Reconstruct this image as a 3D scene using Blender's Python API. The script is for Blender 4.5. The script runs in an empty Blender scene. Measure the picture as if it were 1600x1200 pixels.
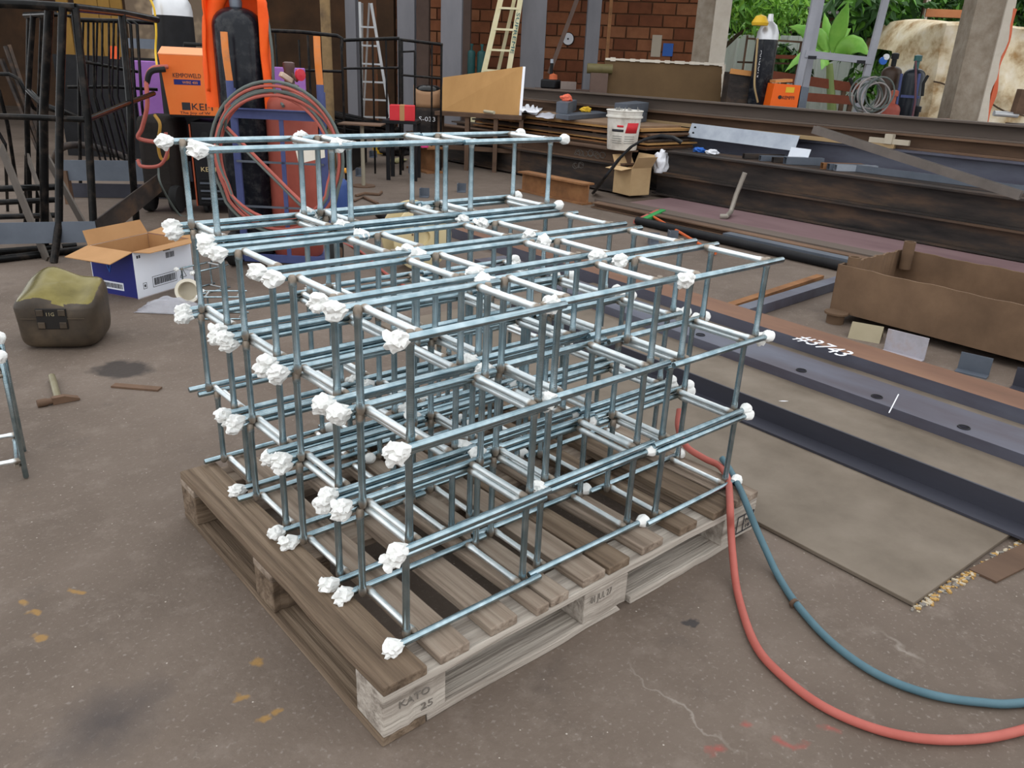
import bpy, bmesh, math, random
from mathutils import Vector, Matrix, noise
random.seed(7)
scene = bpy.context.scene
COL = scene.collection
V = Vector
Z = V((0, 0, 1))

# ------------------------------------------------------------------ camera
CP = V((-0.596, -0.988, 1.211)); YAW, PIT, ROL = (math.radians(a) for a in (48.313, 21.904, 2.674)); FPX = 1239.35
fw = V((math.cos(YAW)*math.cos(PIT), math.sin(YAW)*math.cos(PIT), -math.sin(PIT)))
rt0 = V((math.sin(YAW), -math.cos(YAW), 0)); up0 = rt0.cross(fw)
rt = math.cos(ROL)*rt0 + math.sin(ROL)*up0; up = -math.sin(ROL)*rt0 + math.cos(ROL)*up0
cd = bpy.data.cameras.new('camera'); cam = bpy.data.objects.new('camera', cd); COL.objects.link(cam)
cd.sensor_width = 36; cd.lens = FPX/1600*36; cd.clip_start = .02; cd.clip_end = 300
cam.matrix_world = Matrix(((rt.x, up.x, -fw.x, CP.x), (rt.y, up.y, -fw.y, CP.y), (rt.z, up.z, -fw.z, CP.z), (0, 0, 0, 1)))
scene.camera = cam
# ------------------------------------------------------------------ light: overcast daylight
world = bpy.data.worlds.new('overcast_sky'); scene.world = world; world.use_nodes = True
wn = world.node_tree.nodes; bg = wn['Background']; bg.inputs[0].default_value = (.955, .98, 1.0, 1); bg.inputs[1].default_value = 1.68
scene.view_settings.view_transform = 'Standard'; scene.view_settings.look = 'None'
scene.view_settings.exposure = 0.0; scene.view_settings.gamma = 1; scene.view_settings.use_curve_mapping = False

# pixel -> place helpers (1600x1200 frame)
F2 = V((math.cos(YAW), math.sin(YAW), 0)); R2 = V((math.sin(YAW), -math.cos(YAW), 0))
def ray(x, y): return fw + rt*((x-800)/FPX) + up*((600-y)/FPX)
def G(x, y, z=0.0):
    d = ray(x, y); return CP + d*((z-CP.z)/d.z)
def A(x, y, dep):
    d = ray(x, y); return CP + d*(dep/d.dot(F2))
def AZ(x, dep, z, yg=120):
    p = A(x, yg, dep)
    for _ in range(6):
        p = A(x, yg, dep); yg += (p.z-z)*FPX/dep
    return V((p.x, p.y, z))

def B0(x, y, dep):
    p = A(x, y, dep); return V((p.x, p.y, 0))
def RX(x, y, X):
    d = ray(x, y); return CP + d*((X-CP.x)/d.x)
# ------------------------------------------------------------------ materials
MATS = {}
def mat(name, c1, c2=None, c3=None, rough=.6, metal=0., scale=6., stretch=None, bump=0., bscale=None, detail=8, contrast=.25, spec=.3, coat=0.):
    if name in MATS: return MATS[name]
    m = bpy.data.materials.new(name); m.use_nodes = True; MATS[name] = m
    nt = m.node_tree; N = nt.nodes; L = nt.links; b = N['Principled BSDF']
    b.inputs['Roughness'].default_value = rough; b.inputs['Metallic'].default_value = metal
    b.inputs['Base Color'].default_value = (*c1, 1)
    b.inputs['Specular IOR Level'].default_value = spec if metal < .9 else .5
    if coat: b.inputs['Coat Weight'].default_value = coat
    tc = N.new('ShaderNodeTexCoord'); mp = N.new('ShaderNodeMapping'); L.new(tc.outputs['Object'], mp.inputs[0])
    if stretch: mp.inputs['Scale'].default_value = stretch
    oi = N.new('ShaderNodeObjectInfo'); sc = N.new('ShaderNodeVectorMath'); sc.operation = 'SCALE'; sc.inputs[0].default_value = (37, 19, 53)
    L.new(oi.outputs['Random'], sc.inputs['Scale']); L.new(sc.outputs[0], mp.inputs['Location'])
    if c2:
        nz = N.new('ShaderNodeTexNoise'); nz.inputs['Scale'].default_value = scale; nz.inputs['Detail'].default_value = detail; nz.inputs['Roughness'].default_value = .62
        L.new(mp.outputs[0], nz.inputs['Vector'])
        rp = N.new('ShaderNodeValToRGB'); e = rp.color_ramp.elements
        e[0].position = .5-contrast; e[0].color = (*c1, 1); e[1].position = .5+contrast; e[1].color = (*(c3 or c2), 1)
        if c3: k = e.new(.5); k.color = (*c2, 1)
        L.new(nz.outputs[0], rp.inputs[0]); L.new(rp.outputs[0], b.inputs['Base Color'])
    if bump:
        n2 = N.new('ShaderNodeTexNoise'); n2.inputs['Scale'].default_value = bscale or scale*4; n2.inputs['Detail'].default_value = 6
        L.new(mp.outputs[0], n2.inputs['Vector'])
        bp = N.new('ShaderNodeBump'); bp.inputs['Strength'].default_value = bump; bp.inputs['Distance'].default_value = .01
        L.new(n2.outputs[0], bp.inputs['Height']); L.new(bp.outputs[0], b.inputs['Normal'])
    return m

zinc_dark = (.30, .42, .50)
def zinc(name, tint, ca=(.24, .34, .385), cb=(.43, .53, .575), ro_=.22):
    m = mat(name, (.50, .64, .72), rough=ro_, metal=1)
    nt = m.node_tree; N = nt.nodes; L = nt.links; b = N['Principled BSDF']
    tc = N['Texture Coordinate']; sp = N.new('ShaderNodeSeparateXYZ'); L.new(tc.outputs['Object'], sp.inputs[0])
    mu = N.new('ShaderNodeMath'); mu.operation = 'MULTIPLY'; mu.inputs[1].default_value = 2*math.pi/.0032; L.new(sp.outputs[0], mu.inputs[0])
    si = N.new('ShaderNodeMath'); si.operation = 'SINE'; L.new(mu.outputs[0], si.inputs[0])
    bp = N.new('ShaderNodeBump'); bp.inputs['Strength'].default_value = .10; bp.inputs['Distance'].default_value = .001; L.new(si.outputs[0], bp.inputs['Height']); L.new(bp.outputs[0], b.inputs['Normal'])
    nz = N.new('ShaderNodeTexNoise'); nz.inputs['Scale'].default_value = 30; L.new(N['Mapping'].outputs[0], nz.inputs['Vector'])
    rp = N.new('ShaderNodeValToRGB'); rp.color_ramp.elements[0].color = (*ca, 1); rp.color_ramp.elements[1].color = (*cb, 1); rp.color_ramp.elements[0].position = .3; rp.color_ramp.elements[1].position = .7
    L.new(nz.outputs[0], rp.inputs[0]); last = rp.outputs[0]
    if tint:
        # heat tint and weld scale at both ends of a welded bar
        s2 = N.new('ShaderNodeSeparateXYZ'); L.new(tc.outputs['Generated'], s2.inputs[0])
        a = N.new('ShaderNodeMath'); a.operation = 'SUBTRACT'; a.inputs[1].default_value = .5; L.new(s2.outputs[0], a.inputs[0])
        ab = N.new('ShaderNodeMath'); ab.operation = 'ABSOLUTE'; L.new(a.outputs[0], ab.inputs[0])
        n3 = N.new('ShaderNodeTexNoise'); n3.inputs['Scale'].default_value = 60; L.new(N['Mapping'].outputs[0], n3.inputs['Vector'])
        ad = N.new('ShaderNodeMath'); ad.operation = 'MULTIPLY_ADD'; ad.inputs[1].default_value = .10; L.new(n3.outputs[0], ad.inputs[0]); L.new(ab.outputs[0], ad.inputs[2])
        r2 = N.new('ShaderNodeValToRGB'); el = r2.color_ramp.elements; el[0].position = .44; el[0].color = (0, 0, 0, 1); el[1].position = .49; el[1].color = (1, 1, 1, 1)
        L.new(ad.outputs[0], r2.inputs[0])
        mx = N.new('ShaderNodeMix'); mx.data_type = 'RGBA'; L.new(r2.outputs[0], mx.inputs[0]); L.new(last, mx.inputs[6])
        r3 = N.new('ShaderNodeValToRGB'); r3.color_ramp.elements[0].color = (.20, .17, .14, 1); r3.color_ramp.elements[1].color = (.46, .39, .32, 1); L.new(n3.outputs[0], r3.inputs[0])
        L.new(r3.outputs[0], mx.inputs[7]); last = mx.outputs[2]
        ro = N.new('ShaderNodeMix'); ro.data_type = 'FLOAT'; ro.inputs[2].default_value = ro_; ro.inputs[3].default_value = .62; L.new(r2.outputs[0], ro.inputs[0]); L.new(ro.outputs[0], b.inputs['Roughness'])
    L.new(last, b.inputs['Base Color'])
    return m
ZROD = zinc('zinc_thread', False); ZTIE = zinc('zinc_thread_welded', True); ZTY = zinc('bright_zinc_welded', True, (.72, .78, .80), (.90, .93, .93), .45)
TAPE = mat('white_masking_tape', (.80, .80, .77), (.86, .86, .84), rough=.75, scale=40, bump=.25, bscale=90)
WOOD = mat('grey_pallet_wood', (.10, .07, .05), (.255, .195, .148), (.36, .295, .235), rough=.85, scale=16, stretch=(.07, 1.9, 1.9), bump=.8, bscale=40, contrast=.2)
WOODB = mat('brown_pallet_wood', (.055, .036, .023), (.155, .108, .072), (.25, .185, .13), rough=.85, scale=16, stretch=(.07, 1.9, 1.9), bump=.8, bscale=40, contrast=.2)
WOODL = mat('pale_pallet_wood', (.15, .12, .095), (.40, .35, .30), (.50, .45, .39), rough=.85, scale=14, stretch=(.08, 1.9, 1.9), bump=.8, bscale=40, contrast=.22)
INK = mat('black_ink', (.03, .03, .035), rough=.8); INKF = mat('faded_ink', (.16, .14, .12), rough=.9)
RUST = mat('brown_rust_steel', (.055, .032, .021), (.115, .068, .043), (.20, .115, .07), rough=.75, scale=3, stretch=(1, .25, 1), bump=.15, contrast=.25)
RUSTO = mat('orange_rust_steel', (.10, .05, .025), (.24, .11, .045), (.36, .18, .075), rough=.8, scale=5, bump=.15, contrast=.28)
DARK = mat('dark_mill_steel', (.020, .018, .018), (.046, .037, .033), (.105, .066, .044), rough=.6, metal=.1, spec=.2, scale=4.5, stretch=(1, .3, 1.6), bump=.1, contrast=.17)
BLUE = mat('blue_mill_scale_steel', (.075, .06, .075), (.115, .118, .155), (.17, .185, .23), rough=.42, metal=.35, scale=3.5, stretch=(1, .25, 1), bump=.06, contrast=.25)
PURP = mat('purple_brown_steel', (.13, .078, .082), (.20, .125, .13), (.24, .16, .16), rough=.6, scale=3, stretch=(1, .3, 1), contrast=.25)
NAVY = mat('navy_mill_steel', (.035, .035, .045), (.065, .066, .085), rough=.42, metal=.3, scale=4, stretch=(1, .2, 1))
PLATE = mat('worn_floor_plate', (.10, .078, .056), (.165, .132, .10), (.225, .185, .145), rough=.6, metal=.1, scale=4, bump=.08, contrast=.3)
BLKP = mat('black_painted_pipe', (.003, .003, .0035), (.007, .007, .007), (.045, .033, .026), rough=.2, scale=14, contrast=.3, spec=.14)
GALV = mat('galvanised_steel', (.26, .29, .34), (.40, .43, .48), rough=.42, metal=.5, scale=6)
GREYS = mat('grey_blue_flat_steel', (.09, .105, .13), (.145, .165, .20), rough=.5, metal=.3, scale=4)
BLKM = mat('black_metal', (.008, .008, .009), (.02, .02, .022), rough=.45, scale=6, spec=.15)
RUBB = mat('black_rubber', (.015, .015, .015), rough=.8)
ORNG = mat('orange_paint', (.72, .14, .02), (.80, .20, .04), rough=.45, scale=3)
ORNB = mat('bright_orange_cloth', (.85, .08, .008), (.95, .13, .012), rough=.7, scale=7, bump=.3, bscale=18)
REDC = mat('red_cylinder_paint', (.30, .065, .045), (.42, .105, .075), rough=.5, scale=7, bump=.05)
BLKC = mat('black_cylinder_paint', (.004, .005, .008), (.009, .011, .016), (.07, .07, .07), rough=.22, scale=16, contrast=.34, spec=.2)
STEELB = mat('blue_frame_paint', (.045, .06, .17), (.08, .10, .24), rough=.5, scale=8)
ORNW = mat('worn_orange_paint', (.75, .20, .02), (.70, .24, .07), (.28, .16, .10), rough=.5, scale=14, contrast=.35)
SILV = mat('silver_paint', (.55, .56, .58), (.72, .73, .75), rough=.35, metal=.4, scale=5)
HRED = mat('red_rubber_hose', (.36, .085, .065), (.44, .12, .095), rough=.55, scale=12)
HBLU = mat('blue_rubber_hose', (.06, .125, .155), (.095, .175, .21), rough=.5, scale=12)
HGRY = mat('grey_green_hose', (.09, .11, .10), (.14, .16, .15), rough=.6, scale=12)
PLAP = mat('purple_plastic', (.27, .10, .38), (.36, .16, .47), rough=.6, scale=4)
CARD = mat('brown_cardboard', (.36, .19, .08), (.46, .255, .115), rough=.85, scale=5)
CARDL = mat('tan_cardboard', (.48, .32, .165), (.60, .42, .23), rough=.85, scale=5)
WHITEP = mat('white_print_card', (.72, .75, .84), (.80, .82, .88), rough=.6, scale=3)
NAVYP = mat('navy_print_card', (.012, .016, .13), (.02, .025, .19), rough=.5, scale=3)
PAPER = mat('white_paper', (.78, .79, .85), (.84, .85, .88), rough=.8, scale=4)
YEL = mat('yellow_plastic', (.72, .42, .02), (.80, .52, .05), rough=.5, scale=5)
RED = mat('red_box_card', (.55, .02, .03), (.65, .04, .05), rough=.6, scale=4)
PLY = mat('plywood', (.32, .165, .055), (.45, .25, .09), rough=.75, scale=3, stretch=(1, 1, .3))
PLYD = mat('dark_brown_board', (.095, .055, .024), (.14, .085, .038), rough=.8, scale=3)
BRICKM = [mat('brick_a', (.20, .072, .032), (.30, .11, .05), rough=.9, scale=7), mat('brick_b', (.15, .052, .025), (.23, .08, .038), rough=.9, scale=7), mat('brick_c', (.25, .098, .046), (.35, .145, .07), rough=.9, scale=7)]
MORT = mat('mortar', (.13, .065, .035), (.20, .10, .055), rough=.95, scale=5)
COLM = mat('grey_column_paint', (.13, .13, .145), (.20, .195, .21), rough=.6, scale=3, stretch=(1, 1, .3))
COLB = mat('brown_column_primer', (.085, .055, .045), (.14, .09, .07), rough=.7, scale=3)
CONC = mat('rough_concrete', (.24, .19, .14), (.36, .30, .235), (.47, .41, .34), rough=.95, scale=7, bump=.6, contrast=.3)
CONCL = mat('pale_render', (.60, .53, .44), (.72, .66, .57), rough=.9, scale=5, bump=.3)
FENC = mat('pale_green_sheet', (.52, .58, .54), (.68, .72, .68), rough=.6, scale=2, stretch=(1, 1, .3))
LEAF = [mat('leaf_bright', (.17, .42, .04), (.34, .62, .09), rough=.45, scale=8), mat('leaf_mid', (.07, .21, .025), (.15, .35, .05), rough=.45, scale=8), mat('leaf_dark', (.018, .06, .014), (.045, .12, .025), rough=.5, scale=8)]
BANA = mat('banana_leaf', (.14, .40, .05), (.28, .56, .10), rough=.4, scale=5)
BARK = mat('brown_bark', (.06, .04, .025), (.11, .075, .05), rough=.9, scale=10, bump=.3)
TARP = mat('stained_cream_tarp', (.40, .24, .10), (.74, .62, .42), (.88, .80, .66), rough=.75, scale=3.6, contrast=.17, bump=.6, bscale=5)
JERB = mat('dirty_brown_plastic', (.018, .014, .011), (.055, .04, .027), (.125, .09, .058), rough=.5, scale=6, contrast=.3, bump=.15)
OLIV = mat('olive_brass_plastic', (.085, .068, .016), (.17, .14, .042), (.26, .22, .09), rough=.25, metal=.5, scale=5, contrast=.25)
ALU = mat('aluminium', (.60, .61, .62), (.72, .73, .74), rough=.4, metal=.5, scale=5)
LADY = mat('yellowed_ladder', (.68, .60, .34), (.78, .72, .50), rough=.5, scale=5)
TEAL = mat('teal_bottle', (.02, .085, .085), (.035, .13, .125), rough=.35, scale=5)
REELM = mat('cable_reel_wood', (.52, .42, .23), (.66, .56, .34), rough=.8, scale=4, stretch=(1, .3, 1))
BKTW = mat('dirty_white_plastic', (.40, .36, .31), (.70, .67, .61), (.76, .74, .69), rough=.55, scale=7, contrast=.25)
PLASTIC = mat('clear_plastic_film', (.55, .55, .60), rough=.15)
_b = PLASTIC.node_tree.nodes['Principled BSDF']; _b.inputs['Alpha'].default_value = .38
WALLB = mat('dark_brown_wall', (.035, .02, .012), (.065, .035, .019), (.10, .05, .024), rough=.9, scale=2)
SLATY = mat('ochre_slat', (.20, .105, .02), (.29, .16, .035), rough=.8, scale=3)
LEATH = mat('tan_leather', (.30, .165, .085), (.40, .23, .125), rough=.55, scale=5)
SKYB = mat('bright_blue_plastic', (.02, .12, .48), rough=.4)
PINK = mat('pink_tape', (.80, .06, .25), rough=.5)
GRNP = mat('green_plastic', (.03, .27, .07), rough=.5)
BLUEB = mat('blue_bottle_paint', (.035, .075, .24), (.06, .11, .31), rough=.4, scale=6)
ROOFM = mat('roof_sheet', (.08, .07, .065), rough=.8)

# floor: brown-grey concrete with an oil stain, dark patches and paint drops of their own shape
def floor_mat():
    m = mat('workshop_concrete', (.092, .068, .052), (.136, .103, .081), (.172, .134, .108), rough=.72, scale=1.3, bump=.25, bscale=60, contrast=.22)
    nt = m.node_tree; N = nt.nodes; L = nt.links; b = N['Principled BSDF']; tc = N['Texture Coordinate']
    last = b.inputs['Base Color'].links[0].from_socket
    def blend(fac, col):
        nonlocal last
        mx = N.new('ShaderNodeMix'); mx.data_type = 'RGBA'; mx.inputs[7].default_value = (*col, 1)
        L.new(fac, mx.inputs[0]); L.new(last, mx.inputs[6]); last = mx.outputs[2]
    def ramp(sock, p0, p1, a=1.):
        r = N.new('ShaderNodeValToRGB'); e = r.color_ramp.elements; e[0].position = p0; e[0].color = (0, 0, 0, 1); e[1].position = p1; e[1].color = (a, a, a, 1); L.new(sock, r.inputs[0]); return r.outputs[0]
    n = N.new('ShaderNodeTexNoise'); n.inputs['Scale'].default_value = 9; n.inputs['Detail'].default_value = 10; n.inputs['Roughness'].default_value = .75; L.new(tc.outputs['Object'], n.inputs['Vector'])
    blend(ramp(n.outputs[0], .52, .72, .55), (.225, .182, .152))
    n = N.new('ShaderNodeTexNoise'); n.inputs['Scale'].default_value = 4; n.inputs['Detail'].default_value = 10; n.inputs['Roughness'].default_value = .7; L.new(tc.outputs['Object'], n.inputs['Vector'])
    blend(ramp(n.outputs[0], .58, .74, .6), (.085, .066, .055))
    vo = N.new('ShaderNodeTexVoronoi'); vo.inputs['Scale'].default_value = 30; L.new(tc.outputs['Object'], vo.inputs['Vector'])
    iv = N.new('ShaderNodeMath'); iv.operation = 'LESS_THAN'; iv.inputs[1].default_value = .06; L.new(vo.outputs['Distance'], iv.inputs[0])
    sp = N.new('ShaderNodeSeparateColor'); L.new(vo.outputs['Color'], sp.inputs[0])
    gt = N.new('ShaderNodeMath'); gt.operation = 'GREATER_THAN'; gt.inputs[1].default_value = .72; L.new(sp.outputs[0], gt.inputs[0])
    ml = N.new('ShaderNodeMath'); ml.operation = 'MULTIPLY'; L.new(iv.outputs[0], ml.inputs[0]); L.new(gt.outputs[0], ml.inputs[1])
    blend(ml.outputs[0], (.42, .37, .32))
    n = N.new('ShaderNodeTexNoise'); n.inputs['Scale'].default_value = 95; n.inputs['Detail'].default_value = 3; L.new(tc.outputs['Object'], n.inputs['Vector'])
    blend(ramp(n.outputs[0], .60, .72, .55), (.27, .23, .20))
    blend(ramp(n.outputs[0], .40, .30, .0), (.06, .05, .04)) if False else None
    wob = N.new('ShaderNodeTexNoise'); wob.inputs['Scale'].default_value = 14; wob.inputs['Detail'].default_value = 5; L.new(tc.outputs['Object'], wob.inputs['Vector'])
    wsc = N.new('ShaderNodeVectorMath'); wsc.operation = 'MULTIPLY_ADD'; wsc.inputs[1].default_value = (.12, .12, 0); L.new(wob.outputs['Color'], wsc.inputs[0]); L.new(tc.outputs['Object'], wsc.inputs[2])
    def spot(px, py, ra, rb, rot, col, soft=.25, amt=.85):
        c = G(px, py)
        mp = N.new('ShaderNodeMapping'); mp.vector_type = 'TEXTURE'; mp.inputs['Location'].default_value = (c.x+.06, c.y+.06, 0); mp.inputs['Rotation'].default_value = (0, 0, rot); mp.inputs['Scale'].default_value = (ra, rb, 50)
        L.new(wsc.outputs[0], mp.inputs[0])
        ln = N.new('ShaderNodeVectorMath'); ln.operation = 'LENGTH'; L.new(mp.outputs[0], ln.inputs[0])
        r = N.new('ShaderNodeValToRGB'); e = r.color_ramp.elements; e[0].position = max(0, 1-soft); e[0].color = (amt, amt, amt, 1); e[1].position = 1; e[1].color = (0, 0, 0, 1); L.new(ln.outputs['Value'], r.inputs[0])
        blend(r.outputs[0], col)
    a = math.atan2(R2.y, R2.x)
    spot(190, 577, .13, .11, a, (.035, .028, .025), .3, .9)
    spot(165, 1130, .11, .16, a-.5, (.05, .042, .042), .9, .75)  # soft dark patch, fading out towards its rim
    spot(1085, 975, .022, .018, a, (.04, .035, .035), .3, .9)
    for q in ((40, 940), (48, 962), (58, 993), (120, 924), (378, 1090), (398, 1030), (430, 1106), (402, 1117)): spot(*q, .02, .016, a, (.30, .17, .05), .5, .8)
    for q in ((1170, 1138), (1232, 1158), (1290, 1132), (1118, 1174)): spot(*q, .022, .016, a, (.36, .06, .05), .9, .6)
    for p0, p1, w_, am in (((960, 1020), (1165, 1195), .006, .5), ((1365, 990), (1450, 1035), .012, .5), ((1160, 1000), (1290, 1100), .007, .35), ((620, 1240), (760, 1130), .006, .0)):
        g0, g1 = G(*p0), G(*p1); mid_ = ((p0[0]+p1[0])/2, (p0[1]+p1[1])/2); spot(*mid_, (g1-g0).length/2, w_, math.atan2(g1.y-g0.y, g1.x-g0.x), (.34, .30, .26), .9, am)
    L.new(last, b.inputs['Base Color'])
    return m
FLOORM = floor_mat()

# ------------------------------------------------------------------ mesh builder
class MB:
    def __init__(s): s.v = []; s.f = []; s.mi = []; s.cur = 0
    def add(s, vs, fs):
        o = len(s.v); s.v += [V(p) for p in vs]
        for f in fs: s.f.append([o+i for i in f]); s.mi.append(s.cur)
        return s
    def hexa(s, p): return s.add(p, [(0, 3, 2, 1), (4, 5, 6, 7), (0, 1, 5, 4), (1, 2, 6, 5), (2, 3, 7, 6), (3, 0, 4, 7)])
    def box(s, c, size, rz=0, R=None):
        c = V(c); M = R or Matrix.Rotation(rz, 3, 'Z'); hx, hy, hz = (k/2 for k in size)
        return s.hexa([c+M@V(q) for q in ((-hx, -hy, -hz), (hx, -hy, -hz), (hx, hy, -hz), (-hx, hy, -hz), (-hx, -hy, hz), (hx, -hy, hz), (hx, hy, hz), (-hx, hy, hz))])
    def frame(s, p0, p1, upv=Z):
        d = (p1-p0).normalized()
        if abs(d.dot(upv)) > .98: upv = V((1, 0, 0)) if abs(d.x) < .9 else V((0, 1, 0))
        a = d.cross(upv).normalized(); b = a.cross(d).normalized(); return d, a, b
    def bar(s, p0, p1, w, h, upv=Z):
        p0, p1 = V(p0), V(p1); return s.sec([(-w/2, -h/2), (w/2, -h/2), (w/2, h/2), (-w/2, h/2)], p0, p1, upv)
    def sec(s, poly, p0, p1, upv=Z):
        p0, p1 = V(p0), V(p1); d, a, b = s.frame(p0, p1, upv); n = len(poly)
        vs = [p0+a*x+b*y for x, y in poly]+[p1+a*x+b*y for x, y in poly]
        return s.add(vs, [(i, (i+1) % n, n+(i+1) % n, n+i) for i in range(n)]+[tuple(range(n))[::-1], tuple(range(n, 2*n))])
    def tube(s, pts, r, n=8, closed=False, cap=True):
        pts = [V(p) for p in pts]; m = len(pts); rr = r if isinstance(r, (list, tuple)) else [r]*m
        T = []
        for i in range(m):
            if closed: t = pts[(i+1) % m]-pts[i-1]
            else: t = pts[min(i+1, m-1)]-pts[max(i-1, 0)]
            T.append(t.normalized())
        a = T[0].cross(Z)
        if a.length < .05: a = T[0].cross(V((1, 0, 0)))
        a.normalize(); vs = []
        for i in range(m):
            if i: a = (a-T[i]*a.dot(T[i])).normalized()
            b = T[i].cross(a)
            vs += [pts[i]+(a*math.cos(2*math.pi*k/n)+b*math.sin(2*math.pi*k/n))*rr[i] for k in range(n)]
        fs = []
        for i in range(m if closed else m-1):
            j = (i+1) % m
            fs += [(i*n+k, i*n+(k+1) % n, j*n+(k+1) % n, j*n+k) for k in range(n)]
        if cap and not closed: fs += [tuple(range(n))[::-1], tuple(range((m-1)*n, m*n))]
        return s.add(vs, fs)
    def lathe(s, prof, c, n=20, axis=Z):
        c = V(c); axis = V(axis).normalized(); q = Z.rotation_difference(axis); vs = []
        for r, z in prof: vs += [c+q@V((r*math.cos(2*math.pi*k/n), r*math.sin(2*math.pi*k/n), z)) for k in range(n)]
        m = len(prof); fs = [(i*n+k, i*n+(k+1) % n, (i+1)*n+(k+1) % n, (i+1)*n+k) for i in range(m-1) for k in range(n)]
        if prof[0][0] > 1e-6: fs.append(tuple(range(n))[::-1])
        if prof[-1][0] > 1e-6: fs.append(tuple(range((m-1)*n, m*n)))
        return s.add(vs, fs)
    def grid(s, fn, nu, nv):
        vs = [fn(i/(nu-1), j/(nv-1)) for j in range(nv) for i in range(nu)]
        return s.add(vs, [(j*nu+i, j*nu+i+1, (j+1)*nu+i+1, (j+1)*nu+i) for j in range(nv-1) for i in range(nu-1)])
    def mesh(s, name, mats, off=None, smooth=True, ang=.7):
        me = bpy.data.meshes.new(name)
        me.from_pydata([p-off for p in s.v] if off else s.v, [], s.f)
        for m in (mats if isinstance(mats, (list, tuple)) else [mats]): me.materials.append(m)
        if any(s.mi): me.polygons.foreach_set('material_index', s.mi)
        me.validate(); me.update()
        if smooth: me.shade_smooth(); me.set_sharp_from_angle(angle=ang)
        return me
    def build(s, name, mats, parent=None, origin=None, smooth=True, bevel=0., solid=0., ang=.7):
        if not parent:
            if origin is None:
                lo = V((min(p.x for p in s.v), min(p.y for p in s.v), min(p.z for p in s.v))); hi = V((max(p.x for p in s.v), max(p.y for p in s.v), 0)); origin = V(((lo.x+hi.x)/2, (lo.y+hi.y)/2, lo.z))
        off = origin if not parent else wloc(parent)
        o = bpy.data.objects.new(name, s.mesh(name, mats, off, smooth, ang)); COL.objects.link(o)
        if parent: o.parent = parent
        else: o.location = origin
        if solid:
            k = o.modifiers.new('thickness', 'SOLIDIFY'); k.thickness = solid; k.offset = 0
        if bevel:
            k = o.modifiers.new('bevel', 'BEVEL'); k.width = bevel; k.segments = 2; k.limit_method = 'ANGLE'
        return o
def wloc(o):
    p = V((0, 0, 0))
    while o: p += o.location; o = o.parent
    return p
def tag(o, label, cat, group=None, kind=None):
    o['label'] = label; o['category'] = cat
    if group: o['group'] = group
    if kind: o['kind'] = kind
    return o
def thing(name, label, cat, loc=(0, 0, 0), group=None):
    o = bpy.data.objects.new(name, None); COL.objects.link(o); o.location = loc; o.empty_display_size = .05
    return tag(o, label, cat, group)
def struct(o): o['kind'] = 'structure'; return o
def text(s, size, org, xd, ud, m, parent, name='lettering', width=None):
    cu = bpy.data.curves.new(name, 'FONT'); cu.body = s; cu.size = size; cu.extrude = .0006; cu.resolution_u = 2
    t = bpy.data.objects.new(name, cu); COL.objects.link(t); bpy.context.view_layer.update()
    me = bpy.data.meshes.new_from_object(t.evaluated_get(bpy.context.evaluated_depsgraph_get())); bpy.data.objects.remove(t); bpy.data.curves.remove(cu)
    xd = V(xd).normalized(); ud = V(ud); ud = (ud-xd*ud.dot(xd)).normalized(); nd = xd.cross(ud)
    xs = [v.co.x for v in me.vertices]; k = (width/(max(xs)-min(xs))) if width else 1
    off = V(org)-wloc(parent)
    for v in me.vertices: v.co = off+xd*(v.co.x*k)+ud*v.co.y+nd*(v.co.z+.0008)
    me.materials.clear(); me.materials.append(m); me.name = name
    o = bpy.data.objects.new(name, me); COL.objects.link(o); o.parent = parent; return o
def isec(h, w, tw=.012, tf=.016):
    return [(-w/2, 0), (w/2, 0), (w/2, tf), (tw/2, tf), (tw/2, h-tf), (w/2, h-tf), (w/2, h), (-w/2, h), (-w/2, h-tf), (-tw/2, h-tf), (-tw/2, tf), (-w/2, tf)]
def csec_down(w, h, t=.012):   # channel with its web on top
    return [(-w/2, 0), (-w/2+t, 0), (-w/2+t, h-t), (w/2-t, h-t), (w/2-t, 0), (w/2, 0), (w/2, h), (-w/2, h)]

# ------------------------------------------------------------------ setting: floor, walls, roof
m = MB(); m.add([(-30, -30, 0), (60, -30, 0), (60, 60, 0), (-30, 60, 0)], [(0, 1, 2, 3)]); struct(m.build('floor', FLOORM, origin=V((0, 0, 0))))
def wallseg(px0, d0, px1, d1, z0, z1, name, mt, th=.15):
    a = AZ(px0, d0, 0); b = AZ(px1, d1, 0); mb = MB(); n = (b-a).cross(Z).normalized()
    if n.dot(F2) < 0: n = -n
    mb.hexa([a+Z*z0, b+Z*z0, b+n*th+Z*z0, a+n*th+Z*z0, a+Z*z1, b+Z*z1, b+n*th+Z*z1, a+n*th+Z*z1])
    return mb.build(name, mt, smooth=False)
wb = struct(wallseg(560, 16.0, 1092, 14.5, 0, 4.6, 'wall_back', MORT))
struct(wallseg(-420, 17.5, 560, 16.0, 0, 4.6, 'wall_left', WALLB))
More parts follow.
